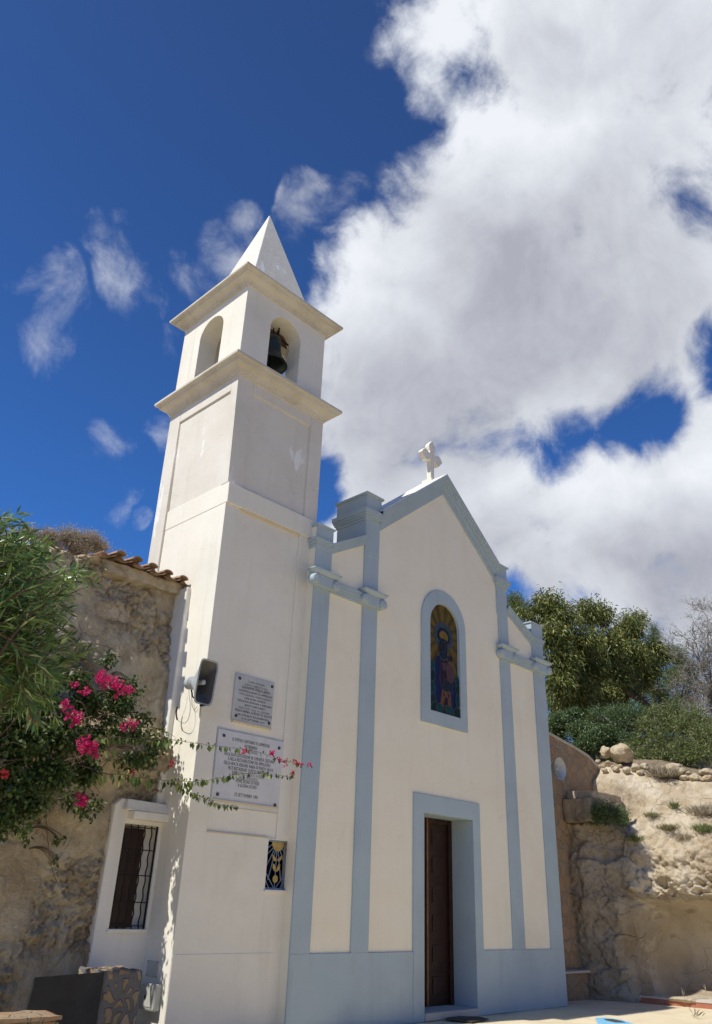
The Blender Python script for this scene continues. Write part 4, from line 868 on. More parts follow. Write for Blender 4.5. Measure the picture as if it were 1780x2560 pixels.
# retaining wall with sloping coping
ry = .62; tp = [(7.03, 5.12)]+[(float(q[0]), float(q[2])) for q in (at(*zb(225, 100), ry), at(*zb(400, 195), ry), at(*zb(510, 265), ry), at(*zb(600, 362), ry), at(*zb(628, 425), ry))]+[(10.5, 3.6)]
b = MB(); b.prism([(7.03, 0)]+[(x, z-.05) for x, z in tp]+[(10.5, 0)], ry, ry+.42); rw = b.build('retaining_wall', 'rubble_warm', None); tag(rw, 'brown rubble retaining wall with sloping top behind the right corner of the chapel', 'wall')
b = MB(); b.prism([(x, z-.05) for x, z in tp[:-1]]+[(x, z) for x, z in reversed(tp[:-1])], ry-.03, ry+.47); p = b.build('coping', 'coping', None); p.parent = rw
# concrete block step
stp = empty('stone_step', (9.2, .2, 3.3), 'pale squared stone step block on the rock ledge behind the small dark shrub', 'stone block')
rough_box('upper_slab', 8.66, 9.98, .0, .62, 3.69, 3.85, 'boulder', .014, stp, 20); rough_box('lower_slab', 8.45, 10.0, -.03, .62, 3.2, 3.685, 'rockdark', .02, stp, 22)
# door mat and painted mark on the paving
mp_ = [at(*q, .022, 'z') for q in ((1112, 2549), (1128, 2541.5), (1200, 2544), (1222, 2549), (1180, 2556))]
b = MB(); b.add([(q[0], q[1], .02) for q in mp_]+[(q[0], q[1], .034) for q in mp_], [(0, 1, 2, 3, 4), (9, 8, 7, 6, 5)]+[(i, (i+1) % 5, 5+(i+1) % 5, 5+i) for i in range(5)])
tag(b.build('door_mat', 'mat', None), 'dark worn mat on the paving before the chapel doorstep', 'mat')
print('MAT', mp_)
def gz(a, c, z=.018): q = at(*zb(a, c), z, 'z'); return (q[0], q[1], z)
b = MB(); outer = [gz(*q) for q in ((566, 2249), (640, 2246), (760, 2262), (870, 2297), (800, 2320), (700, 2340), (590, 2300))]
b.add(outer, [tuple(range(len(outer)))]); mk = b.build('painted_mark', 'paint', None, recalc=False)
b = MB(); inner = [gz(*q, .021) for q in ((630, 2256), (700, 2257), (770, 2272), (800, 2284), (720, 2283), (650, 2268))]
b.add(inner, [tuple(range(len(inner)))]); p = b.build('mark_worn', 'mat', None, recalc=False); p.parent = mk
tag(mk, kind='structure')

# boulders on the crest
BO = [(775, 255, 84, 58), (648, 243, 42, 38), (551, 281, 21, 16), (590, 316, 18, 14), (668, 330, 27, 20), (632, 345, 18, 13), (802, 381, 30, 23), (872, 361, 38, 28), (944, 352, 33, 23), (1150, 382, 80, 48), (1408, 396, 56, 26), (1242, 437, 34, 20), (1318, 438, 42, 26), (1418, 441, 34, 23), (725, 372, 26, 18), (640, 382, 22, 16), (905, 397, 28, 15), (1040, 385, 26, 16), (700, 352, 16, 11), (755, 348, 18, 12), (1000, 372, 18, 12), (1070, 402, 22, 14), (1270, 402, 20, 12), (1380, 452, 22, 13), (600, 352, 14, 10)]
LB = ['largest pale boulder, standing against the shrubs above the retaining wall', 'tall pale boulder just left of the largest boulder above the retaining wall', 'small stone at the end of the retaining wall coping', 'small stone below the end of the retaining wall, over the rock edge', 'rounded stone below the two tall boulders']
for k, (a, c, rx, rz) in enumerate(BO):
    u, v = zb(a, c); y = .35 if k < 2 else (.2 if a < 700 else -.1-(a-700)/760*1.7)
    u0, v0 = zb(a, 322 if k < 2 else c+rz*.85); q = on_rock(u0, v0, 11.4); d_ = float(np.dot(q-CAM, CF)); q = CAM+ray(u, v)*d_
    dist = float(np.dot(q-CAM, CF)); s = .33103*dist/FPX
    bm = bmesh.new(); bmesh.ops.create_icosphere(bm, subdivisions=4, radius=1)
    sd_ = Vector((k*3.7, k*1.9, k)); ax = random.uniform(0, 3)
    for vv in bm.verts:
        d = vv.co.copy(); f_ = 1+.32*noise.noise(d*1.1+sd_)+.16*noise.noise(d*2.6+sd_)+.07*noise.turbulence(d*4+sd_, 3, True)
        cell = noise.cell(d*1.3+sd_)*.06
        vv.co = Vector((d.x*rx*s*1.05, d.y*rx*s*.95, d.z*rz*s*1.1))*(f_+cell)
    bmesh.ops.rotate(bm, verts=bm.verts, matrix=Matrix.Rotation(ax*.2, 3, 'Z'))
    me = bpy.data.meshes.new('boulder'); bm.to_mesh(me); bm.free(); o = link('boulder', me, None, ['boulder'], True); o.location = q
    tag(o, LB[k] if k < len(LB) else 'loose pale limestone rock in the rough row along the crest of the rock slope', 'boulder', 'loose rocks along the crest')
    if rx < 12 or k >= len(LB): pass

# ================================================================== VEGETATION
def bez(p0, p1, p2, n):
    return [tuple((1-t)**2*np.array(p0)+2*t*(1-t)*np.array(p1)+t*t*np.array(p2)) for t in [i/(n-1) for i in range(n)]]
def px_blob(fn, a, c, ra, rc, zoomscale, y=None, x=None, depth=1.):
    u, v = fn(a, c); q = at(u, v, y, 'y') if y is not None else at(u, v, x, 'x')
    dist = float(np.dot(q-CAM, CF)); s = zoomscale*dist/FPX
    return (q, (ra*s, max(ra, rc)*s*depth, rc*s*.95))

def tree(name, label, cat, blobs, base, nleaf, L, Wd, mat, droop=0., spread=.9, trunk_r=.16, shell=.45, bark='bark', group=None, twigs=2, hang=.0):
    r = empty(name, base, label, cat, group)
    P, O = blob_points(blobs, nleaf, shell)
    # leaves gather into sprays
    ns = max(60, nleaf//9); C, O2 = blob_points(blobs, ns, shell)
    idx = RNG.integers(0, len(C), nleaf)
    spr = RNG.normal(size=(nleaf, 3))*(L*.9)
    pos = C[idx]+spr
    D = O2[idx]*.7+RNG.normal(size=(nleaf, 3))*spread+np.array([0, 0, -hang])
    leaves('foliage', pos, D, L, Wd, mat, r, .2, droop)
    b = MB(); bx = Vector(base); top = Vector(tuple(np.mean([np.array(q[0]) for q in blobs], 0)))
    fork = bx.lerp(top, .45)
    b.tube(bez(bx, bx.lerp(fork, .5)+Vector((.1, .05, 0)), fork, 6), list(np.linspace(trunk_r, trunk_r*.7, 6)), 8)
    for q in blobs:
        c = Vector(tuple(q[0])); m_ = fork.lerp(c, .5)+Vector((random.uniform(-.3, .3), random.uniform(-.3, .3), random.uniform(-.1, .3)))
        b.tube(bez(fork, m_, c, 7), list(np.linspace(trunk_r*.55, trunk_r*.14, 7)), 6)
        for k in range(twigs*3):
            d = RNG.normal(size=3); d /= np.linalg.norm(d); e = np.array(q[0])+d*np.array(q[1])*.85
            b.tube(bez(c.lerp(fork, .2), Vector(tuple((np.array(q[0])+e)/2))+Vector((0, 0, -.05)), e, 5), list(np.linspace(trunk_r*.16, trunk_r*.05, 5)), 4, cap=False)
    b.build('trunk', bark, r, recalc=False)
    return r
# broad tree behind the rocks
def B8x(lst, x, depth=.9): return [px_blob(z8, a, c, ra, rc, .33835, x=x+dx, depth=depth) for a, c, ra, rc, dx in lst]
S8 = .33835
def B8(lst, y, depth=.9): return [px_blob(z8, a, c, ra, rc, S8, y=y+dy, depth=depth) for a, c, ra, rc, dy in lst]
bl = B8([(380, 330, 95, 110, 0), (460, 420, 130, 120, -.3), (670, 390, 110, 100, 0), (770, 400, 100, 100, .3), (420, 560, 150, 120, -.4), (620, 600, 150, 130, -.6), (820, 640, 150, 140, -.4), (980, 520, 120, 115, 0), (1000, 700, 150, 120, -.5), (1180, 680, 120, 100, 0), (1120, 800, 110, 90, -.2), (480, 760, 150, 120, -.5), (700, 800, 150, 120, -.6), (900, 850, 130, 100, -.4), (450, 930, 120, 110, -.5), (620, 960, 140, 110, -.5), (820, 980, 110, 80, -.2), (480, 1060, 90, 70, 0), (240, 400, 80, 60, .5), (1050, 440, 60, 50, .2), (560, 1120, 110, 70, 0), (740, 1080, 110, 80, 0), (960, 920, 110, 90, -.1), (1080, 880, 90, 80, 0)], 5.0)
tree('broadleaf_tree', 'large dense tree with drooping yellow-green leaves right behind the chapel', 'tree', bl, tuple(at(*z8(1000, 1250), 5.5)-np.array([0, 0, .8])), 42000, .18, .045, 'leaf_big', .25, .75, .20, .30, hang=.6)
# leaning dark trunk seen under it
b = MB(); t0, t1 = at(*z8(1190, 1100), 5.2), at(*z8(930, 960), 5.2)
# pale tree top behind left
tree('pine_tree', 'pale green pine top rising behind the right pier of the chapel gable', 'tree', B8([(130, 300, 60, 70, 0), (110, 390, 75, 70, 0), (170, 350, 50, 60, .3)], 9), tuple(at(*z8(130, 1000), 9)-np.array([0, 0, 2.])), 5200, .13, .02, 'leaf_pine', 0, .9, .12, .3)
tree('pine_tree', 'small blue-green conifer tip poking above the broad tree', 'tree', B8([(1165, 500, 38, 35, 0), (1170, 545, 60, 40, 0), (1165, 595, 75, 45, 0), (960, 425, 20, 40, .2)], 8), tuple(at(*z8(1170, 1100), 8)-np.array([0, 0, 2.])), 3400, .12, .016, 'leaf_dark', 0, .9, .08, .2)
tree('pine_tree', 'olive-green feathery pine between the broad tree and the bare tree', 'tree', B8([(1330, 700, 100, 80, 0), (1400, 790, 110, 90, 0), (1300, 860, 120, 90, .2), (1450, 900, 90, 80, 0), (1200, 960, 110, 80, .2), (1110, 930, 90, 90, .3), (1260, 1040, 110, 70, .2), (1400, 1020, 100, 70, .2), (1060, 1020, 80, 60, .3)], 5.6), tuple(at(*z8(1350, 1200), 5.6)-np.array([0, 0, 1.])), 19000, .15, .020, 'leaf_pine', .1, .8, .10, .25)
# shrubs
tree('shrub', 'dense dark green rounded shrub behind the coping of the retaining wall', 'shrub', B8x([(480, 1200, 120, 80, 0), (430, 1310, 110, 90, 0), (620, 1260, 120, 90, 0), (700, 1340, 120, 90, -.2), (820, 1290, 100, 80, 0), (620, 1390, 110, 60, -.2), (560, 1150, 90, 60, .3)], 13.2), tuple(at(*z8(650, 1440), 13.2, 'x')), 22000, .066, .036, 'leaf_dark', 0, 1., .05, .35)
tree('shrub', 'wide loose juniper-like shrub under the bare tree at the right edge', 'shrub', B8x([(1120, 1230, 110, 80, 0), (1250, 1200, 110, 80, 0), (1230, 1330, 140, 100, -.2), (1400, 1240, 120, 90, -.2), (1380, 1380, 130, 90, -.4), (1530, 1300, 110, 90, -.4), (1540, 1420, 110, 70, -.6), (1080, 1380, 90, 90, 0), (1240, 1440, 110, 60, -.4), (1120, 1450, 110, 50, -.3), (1400, 1450, 110, 50, -.4), (1600, 1380, 90, 90, -.3), (1580, 1250, 80, 80, 0), (1000, 1420, 90, 60, -.1), (1180, 1120, 60, 60, 0), (1330, 1130, 80, 70, .2), (1470, 1150, 80, 80, 0), (1290, 1080, 40, 50, .2)], 12.7), tuple(at(*z8(1250, 1480), 12.7, 'x')), 26000, .10, .018, 'leaf_jun', 0, .9, .05, .3, bark='twig', twigs=4)
tree('shrub', 'shaded dark thicket between the dense shrub and the juniper-like shrub', 'shrub', B8x([(900, 1130, 100, 70, 0), (960, 1200, 120, 90, 0), (1030, 1120, 110, 60, 0), (760, 1140, 90, 60, .2), (950, 1330, 110, 90, -.2), (1000, 1430, 90, 60, -.3), (850, 1380, 120, 80, -.2), (740, 1420, 110, 60, -.3), (620, 1400, 100, 60, 0), (900, 1450, 110, 40, -.4), (1120, 1470, 120, 40, -.5)], 13.6), tuple(at(*z8(950, 1430), 13.6, 'x')), 15000, .08, .02, 'leaf_dark', 0, 1., .06, .3, bark='twig', twigs=4)
# far backing hill scrub so that the crest is closed behind the shrubs
tree('shrub', 'low distant scrub closing the gap behind the juniper-like shrub', 'shrub', B8([(1150, 1150, 130, 90, 0), (1330, 1180, 130, 90, 0), (1500, 1230, 120, 80, 0), (700, 1080, 130, 90, 0), (900, 1040, 130, 80, 0), (520, 1120, 120, 90, 0), (620, 1180, 130, 90, 0), (800, 1200, 130, 90, 0), (1000, 1230, 130, 80, 0), (450, 1230, 110, 90, 0)], 7.5), tuple(at(*z8(1200, 1400), 7.5)-np.array([0, 0, .5])), 30000, .15, .05, 'leaf_dark', 0, 1., .08, .1)
# bare grey tree at the right edge
def bare_tree(name, label, base, targets, depth, r0, mat, nsub, ln, seed, leafy=0, gravity=.0, cat='tree'):
    rnd = random.Random(seed); r = empty(name, base, label, cat); b = MB(); tips = []
    def grow(p, d, ln_, rad, lvl):
        pts = [p]; q = p.copy(); dd = d.copy(); n = 5
        for i in range(n):
            dd = (dd+Vector((rnd.gauss(0, .22), rnd.gauss(0, .22), rnd.gauss(0, .20)+gravity))).normalized(); q = q+dd*ln_/n; pts.append(q.copy())
        b.tube(pts, [rad*(1-.12*i) for i in range(len(pts))], 5 if lvl < 3 else 3, cap=False)
        tips.append((q.copy(), dd.copy()))
        if lvl < depth:
            for k in range(nsub):
                i = rnd.randint(2, n); sd = (dd+Vector((rnd.gauss(0, .6), rnd.gauss(0, .6), rnd.gauss(.05, .5)))).normalized()
                grow(pts[i], sd, ln_*rnd.uniform(.5, .8), rad*.66, lvl+1)
    bx = Vector(base)
    for t in targets:
        t = Vector(tuple(t)); m_ = bx.lerp(t, .5)+Vector((rnd.uniform(-.2, .2), rnd.uniform(-.2, .2), rnd.uniform(-.3, .1)))
        pts = bez(bx, m_, t, 8); b.tube(pts, list(np.linspace(r0, r0*.4, 8)), 7)
        for i in (3, 4, 5, 6, 7):
            for k in range(2):
                d = (Vector(pts[i])-Vector(pts[i-1])).normalized(); d = (d+Vector((rnd.gauss(0, .6), rnd.gauss(0, .6), rnd.gauss(.1, .5)))).normalized()
                grow(Vector(pts[i]), d, ln*rnd.uniform(.6, 1), r0*.36, 1)
    b.build('branch', mat, r, recalc=False)
    if leafy:
        T_ = [tips[rnd.randrange(len(tips))] for _ in range(leafy)]
        C = np.array([tuple(t[0]) for t in T_])+RNG.normal(size=(leafy, 3))*.08; D = np.array([tuple(t[1]) for t in T_])+RNG.normal(size=(leafy, 3))*.5
        leaves('foliage', C, D, .09, .014, 'leaf_jun', r)
    return r
bare_tree('bare_tree', 'bare grey tree with fine twisted twigs against the sky at the right edge', tuple(at(*z8(1640, 1400), 2.6)-np.array([0, 0, .6])), [at(*z8(1480, 620), 2.8), at(*z8(1560, 420), 3.0), at(*z8(1600, 800), 2.6), at(*z8(1400, 960), 2.6), at(*z8(1660, 300), 2.6), at(*z8(1420, 760), 3.), at(*z8(1700, 600), 2.8), at(*z8(1540, 560), 2.9)], 4, .06, 'twig', 4, .80, 5, leafy=4500)
b = MB(); base_ = at(*z8(1190, 1110), 4.6)-np.array([0, 0, .1])
lt = empty('leaning_trunk', tuple(base_), 'dark leaning tree trunk with bare twigs under the broad tree', 'tree')
b.tube(bez(base_+np.array([.8, 0, -.6]), base_, at(*z8(1050, 1020), 4.6), 6)+bez(at(*z8(1050, 1020), 4.6), at(*z8(980, 990), 4.6), at(*z8(850, 900), 4.6), 6)[1:], list(np.linspace(.17, .07, 11)), 9)
for k in range(9):
    s_ = at(*z8(900+k*30, 950+k*15), 4.6); b.tube(bez(s_, s_+np.array([random.uniform(-.2, .3), -.2, random.uniform(.0, .4)]), s_+np.array([random.uniform(-.5, .6), -.3, random.uniform(-.1, .9)]), 6), list(np.linspace(.03, .006, 6)), 5, cap=False)
b.build('trunk', 'bark', lt, recalc=False)

# small plants on the rock
def tuft(label, p, n, h, w, mat, name='shrub', cat='shrub', group=None, flat=.5):
    r = empty(name, tuple(p), label, cat, group); C = np.array(p)+RNG.normal(size=(n, 3))*np.array([w*.35, w*.35, .01]); D = RNG.normal(size=(n, 3))*np.array([flat, flat, .1])+np.array([0, 0, 1.])
    leaves('foliage', C, D, h, max(.006, h*.05), mat, r, .15, .15); return r
q = at(*zb(630, 672), 8.62, 'x'); print('SHRUB', q)
tree('shrub', 'small dark green shrub on the rock ledge before the stone block', 'shrub', [(q+np.array([0, .20, -.12]), (.15, .18, .15)), (q+np.array([0, -.05, -.08]), (.15, .2, .17)), (q+np.array([.05, -.32, -.14]), (.14, .18, .15))], tuple(q-np.array([-.05, 0, .3])), 5200, .07, .012, 'leaf_dark', 0, .7, .02, .2)
for a, c, h, w, n, lab, x in ((770, 800, .20, .14, 380, 'spiky green tuft on the rock edge right of the dark shrub', 8.95), (860, 920, .16, .22, 420, 'dark straggly tuft hanging in the rock cleft below the spiky tuft', 9.0), (1165, 672, .20, .08, 120, 'small spiky agave-like tuft on the bare upper rock', 9.95), (1000, 735, .13, .22, 400, 'low yellow-green cushion plant on the upper rock, left one', 9.5), (1125, 835, .16, .26, 520, 'low yellow-green cushion plant with twigs, lower right of the other cushion', 9.45), (1075, 440, .30, .34, 700, 'dry brown bush hanging over the crest between the loose rocks', 10.5), (1165, 440, .30, .14, 220, 'upright green-brown tuft at the left of the wide crest rock', 10.5), (1400, 720, .26, .4, 420, 'dry straggly weeds on the rock near the right edge', 9.7), (1400, 850, .2, .3, 420, 'dark weeds in the rock hollow at the right edge', 9.6), (1240, 905, .16, .3, 300, 'thin dry creeper over the middle of the rock face', 9.4), (490, 580, .34, .10, 60, 'few dry stalks beside the stone block at the retaining wall', 8.8)):
    p = on_rock(*zb(a, c), x); tuft(lab, p, n, h, w, 'leaf_dry' if 'dry' in lab else ('leaf_grass' if 'yellow' in lab else 'leaf_jun'), 'rock_plant', 'plant')
for a, c, lab in ((1330, 2240, 'thin dry weed at the bottom right edge of the paving'), (1405, 2060, 'single pale stalk standing behind the kerb'), (1240, 2100, 'short pale stalk behind the kerb, left of the taller stalk')):
    p = at(*zb(a, c), .02, 'z') if c > 2200 else at(*zb(a, c), 9.35, 'x'); tuft(lab, p-np.array([0, 0, .0]), 16 if c > 2200 else 4, .22, .10 if c > 2200 else .02, 'leaf_dry', 'weed', 'plant', None, .9 if c > 2200 else .2)

# dry bush on top of the old wall
def B5(lst, y, depth=.9): return [px_blob(z5, a, c, ra, rc, .3133, y=y+dy, depth=depth) for a, c, ra, rc, dy in lst]
tree('dry_bush', 'grey-brown dry twiggy bush along the top of the old wall', 'bush', B5([(230, 240, 90, 80, 0), (380, 270, 110, 90, 0), (540, 270, 110, 85, 0), (700, 290, 110, 80, 0), (790, 340, 90, 80, 0), (620, 360, 130, 60, 0), (420, 350, 100, 60, 0), (100, 300, 120, 90, 0), (960, 410, 40, 15, 0)], 2.6), tuple(at(*z5(550, 470), 2.6)-np.array([0, 0, .6])), 17000, .050, .010, 'leaf_dry', 0, 1., .05, .1, bark='twig', twigs=9)

# oleander, close at the left edge
ol = empty('oleander', (-6.6, -4.0, 0), 'tall oleander with long narrow glossy leaves at the left edge', 'shrub')
rnd = random.Random(11); tipsp = []
poly_tips = [(60, 130), (130, 80), (20, 100), (230, 230), (300, 330), (380, 330), (150, 220), (250, 330), (60, 260), (330, 430), (450, 440), (560, 520), (680, 500), (700, 580), (745, 640), (600, 620), (440, 560), (300, 520), (200, 420), (100, 400), (30, 360), (520, 700), (420, 700), (300, 660), (180, 600), (60, 540), (540, 840), (470, 800), (380, 820), (250, 780), (120, 740), (20, 680), (530, 960), (440, 960), (330, 940), (220, 900), (90, 900), (560, 1060), (600, 1130), (690, 1170), (480, 1120), (380, 1080), (260, 1060), (140, 1040), (30, 1000), (560, 1240), (440, 1230), (330, 1240), (230, 1200), (100, 1180), (10, 1160), (480, 1400), (380, 1400), (260, 1400), (140, 1340), (40, 1300), (330, 1600), (400, 1560), (240, 1560), (110, 1500), (20, 1450), (460, 1720), (300, 1720), (200, 1650), (620, 560), (160, 160), (-60, 200), (-80, 500), (-60, 800), (-80, 1100), (-60, 1400), (640, 1200), (520, 600), (360, 600), (90, 640), (300, 1150), (200, 1000), (410, 880), (330, 380), (100, 300), (270, 440), (180, 500)]
C, D, Lf = [], [], []; b = MB()
for (a, c) in poly_tips+[(a+rnd.uniform(-50, 30), c+rnd.uniform(10, 70)) for a, c in poly_tips if a < 600 and c < 1550]+[(a+rnd.uniform(-60, 60), c+rnd.uniform(-50, 60)) for a, c in poly_tips if a < 420 and c > 300]:
    y = rnd.uniform(-3.9, -3.1); tip = Vector(tuple(at(*z5(a, c), y)))
    base_ = Vector((tip.x-rnd.uniform(.35, .8), tip.y+rnd.uniform(-.25, .3), tip.z-rnd.uniform(.35, .85))) if c < 1350 else Vector((tip.x-rnd.uniform(.2, .5), tip.y, tip.z+rnd.uniform(.0, .4)))
    mid_ = base_.lerp(tip, .5)+Vector((-.05, 0, rnd.uniform(.02, .10)))
    pts = bez(base_, mid_, tip, 14); b.tube(pts, list(np.linspace(.009, .003, 14)), 5, cap=False)
    for i in range(4, 14):
        p = Vector(pts[i]); d = (Vector(pts[i])-Vector(pts[i-1])).normalized(); ph = rnd.uniform(0, 6.28)
        for k in range(3 if i < 13 else 5):
            s_ = d.orthogonal().normalized(); s_ = Matrix.Rotation(ph+k*2.09, 3, d) @ s_
            C.append(tuple(p)); D.append(tuple(d*rnd.uniform(.55, 1.3)+s_*.8+Vector((0, 0, -.12)))); Lf.append(.118 if i < 12 else .085)
    if rnd.random() < .25: b.tube(bez(base_, base_.lerp(Vector((-6.6, -3.9, .5)), .4), Vector((-6.7+rnd.uniform(-.2, .2), -3.9+rnd.uniform(-.2, .2), 0)), 10), list(np.linspace(.010, .022, 10)), 6, cap=False)
leaves('foliage', np.array(C), np.array(D), np.array(Lf), .0185, 'leaf_olean', ol, .18, .08)
b.build('stem', 'stem', ol, recalc=False)

# bougainvillea on the wall
bo = empty('bougainvillea', (-4.0, .4, 2.0), 'tangled magenta-flowered bougainvillea over the old wall, its long shoots trailing before the plaques', 'climbing plant')
S = 1.
def BS(lst): return [px_blob(lambda a, c: (a, c), a, c, ra, rc, 1., y=y+.25, depth=.7) for a, c, ra, rc, y in lst]
bb = BS([(20, 1760, 70, 80, -.2), (90, 1740, 75, 60, -.1), (60, 1860, 90, 80, -.3), (150, 1830, 75, 70, -.2), (220, 1760, 60, 45, .1), (40, 1960, 80, 70, -.3), (130, 1930, 80, 60, -.3), (215, 1930, 50, 50, -.1), (15, 2040, 50, 50, -.3), (70, 2010, 55, 40, -.3), (300, 1760, 40, 40, .2), (285, 1720, 35, 30, .2), (230, 1860, 45, 40, 0), (0, 1650, 60, 60, 0), (190, 1700, 50, 30, .1), (-60, 1800, 80, 100, -.2), (-60, 1950, 80, 80, -.2)])
P, O = blob_points(bb, 15000, .15)
leaves('foliage', P+RNG.normal(size=P.shape)*.03, O*.4+RNG.normal(size=P.shape)*.8+np.array([0, 0, -.4]), .055, .042, 'leaf_boug', bo, .22, .1)
thin = BS([(300, 1760, 50, 40, .1), (340, 1830, 50, 40, .1), (280, 1800, 50, 40, .1), (350, 1900, 40, 30, .05), (240, 1830, 50, 40, .1), (385, 1880, 25, 35, .1), (300, 1830, 70, 50, .35), (390, 1850, 50, 40, .4), (330, 1900, 80, 25, .3), (240, 2010, 30, 30, .3), (205, 2030, 22, 18, .3), (180, 2000, 50, 30, .3), (100, 2000, 60, 30, .1), (360, 1790, 40, 30, .35), (270, 1650, 40, 30, .4), (330, 1720, 45, 40, .35), (60, 2080, 25, 40, .2), (145, 2100, 20, 15, .5), (140, 2150, 12, 18, .5), (230, 2035, 15, 20, .3)])
P, O = blob_points(thin, 1900, .1)
leaves('foliage', P, O*.3+RNG.normal(size=P.shape)*.7+np.array([0, 0, -.6]), .058, .044, 'leaf_boug', bo, .25, .1)
b = MB()
for k in range(150):
    q = bb[rnd.randrange(len(bb))]; c = np.array(q[0]); r3 = np.array(q[1])
    p0 = c+np.array([rnd.uniform(-1, 1) for _ in range(3)])*r3; p2 = c+np.array([rnd.uniform(-1, 1) for _ in range(3)])*r3*1.15
    b.tube(bez(p0, (p0+p2)/2+np.array([0, 0, rnd.uniform(-.1, .2)]), p2, 6), list(np.linspace(.007, .0025, 6)), 4, cap=False)
for q in thin:
    c = np.array(q[0])
    for k in range(5):
        p2 = c+np.array([rnd.uniform(-1, 1) for _ in range(3)])*np.array(q[1]); p0 = c+np.array([-.35, 0, .1])
        b.tube(bez(p0, (p0+p2)/2+np.array([0, 0, .12]), p2, 6), [.006, .005, .005, .004, .003, .002], 4, cap=False)
b.tube([tuple(at(u, v, .35)) for u, v in ((118, 1985), (115, 2040), (118, 2090), (125, 2150), (135, 2190), (152, 2225))], [.006, .005, .005, .004, .003, .002], 5)
b.tube([tuple(at(u, v, .1)) for u, v in ((155, 1668), (200, 1676), (250, 1690), (300, 1712))], .006, 5); b.tube([tuple(at(u, v, .1)) for u, v in ((245, 1775), (280, 1785), (310, 1800), (345, 1830))], .007, 5); b.tube([tuple(at(u, v, .1)) for u, v in ((190, 1752), (205, 1757), (215, 1775), (218, 1790))], .008, 5)
b.build('stem', 'stem', bo, recalc=False)
# flowers: clusters of three-bract flowers
def flowers(spots, mat, nm, size=.030):
    for u, v, ru, rv, n, y in spots:
        C, D = [], []
        q, r3 = px_blob(lambda a, c: (a, c), u, v, ru, rv, 1., y=y, depth=.6)
        for k in range(n):
            d = RNG.normal(size=3); d /= np.linalg.norm(d); p = q+d*r3*RNG.random()**.4
            ax = Vector(tuple(d*.6+RNG.normal(size=3)*.5+np.array([-.2, -.3, .1]))).normalized(); s_ = ax.orthogonal().normalized(); ph = rnd.uniform(0, 6)
            for j in range(3):
                e = Matrix.Rotation(ph+j*2.094, 3, ax) @ s_; C.append(tuple(p)); D.append(tuple(e*.9+ax*.55))
        leaves(nm, np.array(C), np.array(D), size, size*.85, mat, bo, .25, 0)
flowers([(276, 1706, 40, 20, 85, -.1), (252, 1690, 14, 18, 26, -.1), (300, 1722, 30, 14, 34, -.1), (185, 1711, 9, 7, 10, 0), (210, 1727, 16, 9, 16, 0), (325, 1722, 14, 11, 18, 0), (293, 1742, 8, 6, 6, 0), (163, 1765, 16, 18, 24, -.3), (186, 1793, 24, 26, 60, -.3), (216, 1862, 26, 26, 75, -.4), (236, 1880, 10, 22, 24, -.4), (204, 1998, 18, 17, 42, -.1), (330, 1812, 18, 16, 24, .1), (308, 1820, 12, 12, 14, .1)], 'flower', 'flower')
flowers([(163, 1661, 10, 10, 12, -.2), (47, 1567, 10, 10, 10, -2.5), (60, 1630, 6, 5, 4, -2.5), (100, 1640, 8, 6, 6, -2.5), (328, 1935, 10, 12, 12, .3), (430, 1910, 14, 7, 9, .3), (15, 1935, 12, 14, 14, -.4), (80, 1800, 14, 20, 18, -.4)], 'flower_dark', 'flower')
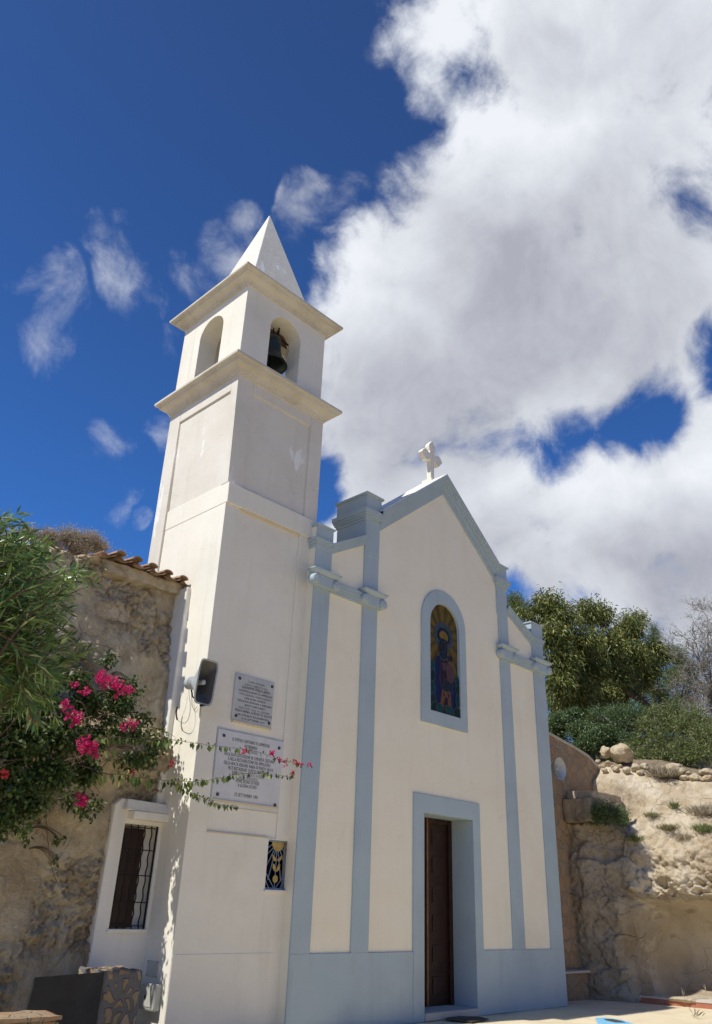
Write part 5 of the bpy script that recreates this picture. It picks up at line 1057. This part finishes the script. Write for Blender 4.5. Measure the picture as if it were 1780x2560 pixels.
# long shoots in front of the plaques
def shoot(pxs, y0, y1, n, mat='leaf_boug_lit', taper=.0045, Ls=.098, fl=()):
    P3 = []
    for i, (u, v) in enumerate(pxs):
        t = i/(len(pxs)-1); P3.append(np.array(at(u, v, y0+(y1-y0)*t)))
    Q = []
    for i in range(len(P3)-1):
        p0, p1, p2, p3 = P3[max(i-1, 0)], P3[i], P3[i+1], P3[min(i+2, len(P3)-1)]
        for k in range(6):
            t = k/6; Q.append(.5*((2*p1)+(-p0+p2)*t+(2*p0-5*p1+4*p2-p3)*t*t+(-p0+3*p1-3*p2+p3)*t**3)+RNG.normal(size=3)*.003)
    Q.append(P3[-1]); b = MB(); b.tube(Q, list(np.linspace(taper, .0018, len(Q))), 5); b.build('shoot', 'stem', bo, recalc=False)
    C, D, L_, = [], [], []
    for i in range(n):
        t = (i+rnd.random()*.8)/n*(len(Q)-1); k = min(int(t), len(Q)-2); p = Q[k]+(Q[k+1]-Q[k])*(t-k)
        down = rnd.random() < .6; t = min(t+rnd.gauss(0, .5), len(Q)-2) if t > 1 else t; k = max(0, min(int(t), len(Q)-2)); p = Q[k]+(Q[k+1]-Q[k])*max(0, t-k); jit = rnd.uniform(.6, 1.25)
        C.append(p); D.append((rnd.uniform(-.35, .45), rnd.uniform(-.5, .4), rnd.uniform(-1., -.7) if down else rnd.uniform(.1, .7))); L_.append(jit*Ls*(1.15-.7*(t/len(Q)))*(1 if down else .6))
    leaves('foliage', np.array(C), np.array(D), np.array(L_), np.array(L_)*.66, mat, bo, .22, .1)
shoot([z5(780, 1862), z5(900, 1862), z5(1100, 1868), z5(1250, 1880), z5(1340, 1885), z4(0, 1040), z4(200, 1075), z4(420, 1105), z4(640, 1130), z4(800, 1155), z4(1000, 1225), z4(1180, 1265), z4(1315, 1285)], -.12, -.50, 120)
shoot([(230, 1935), (300, 1936), (360, 1945), z4(0, 1420), z4(160, 1425), z4(300, 1420), z4(500, 1388), z4(640, 1362), z4(850, 1355), z4(940, 1360), z4(1080, 1385), z4(1130, 1378)], -.10, -.48, 125, Ls=.108)
shoot([z4(90, 1450), z4(200, 1525), z4(330, 1580), z4(450, 1635), z4(560, 1650), z4(640, 1655)], -.10, -.35, 80, Ls=.08)
shoot([(200, 1878), (260, 1877), (320, 1874), (360, 1880)], .0, .0, 12)
shoot([z4(500, 1640), z4(530, 1665), z4(545, 1700)], -.3, -.3, 5, Ls=.03)
flowers([(611, 1879, 7, 7, 12, -.35), (680, 1882, 12, 5, 9, -.42), (699, 1901, 6, 6, 5, -.44), (712, 1912, 6, 6, 5, -.44), (748, 1908, 14, 9, 10, -.47), (772, 1911, 8, 8, 5, -.5)], 'flower', 'flower', .028)
flowers([(733, 1935, 8, 10, 8, -.48), (728, 1903, 22, 8, 10, -.46), (685, 1885, 10, 5, 4, -.44)], 'flower_dark', 'flower', .028)
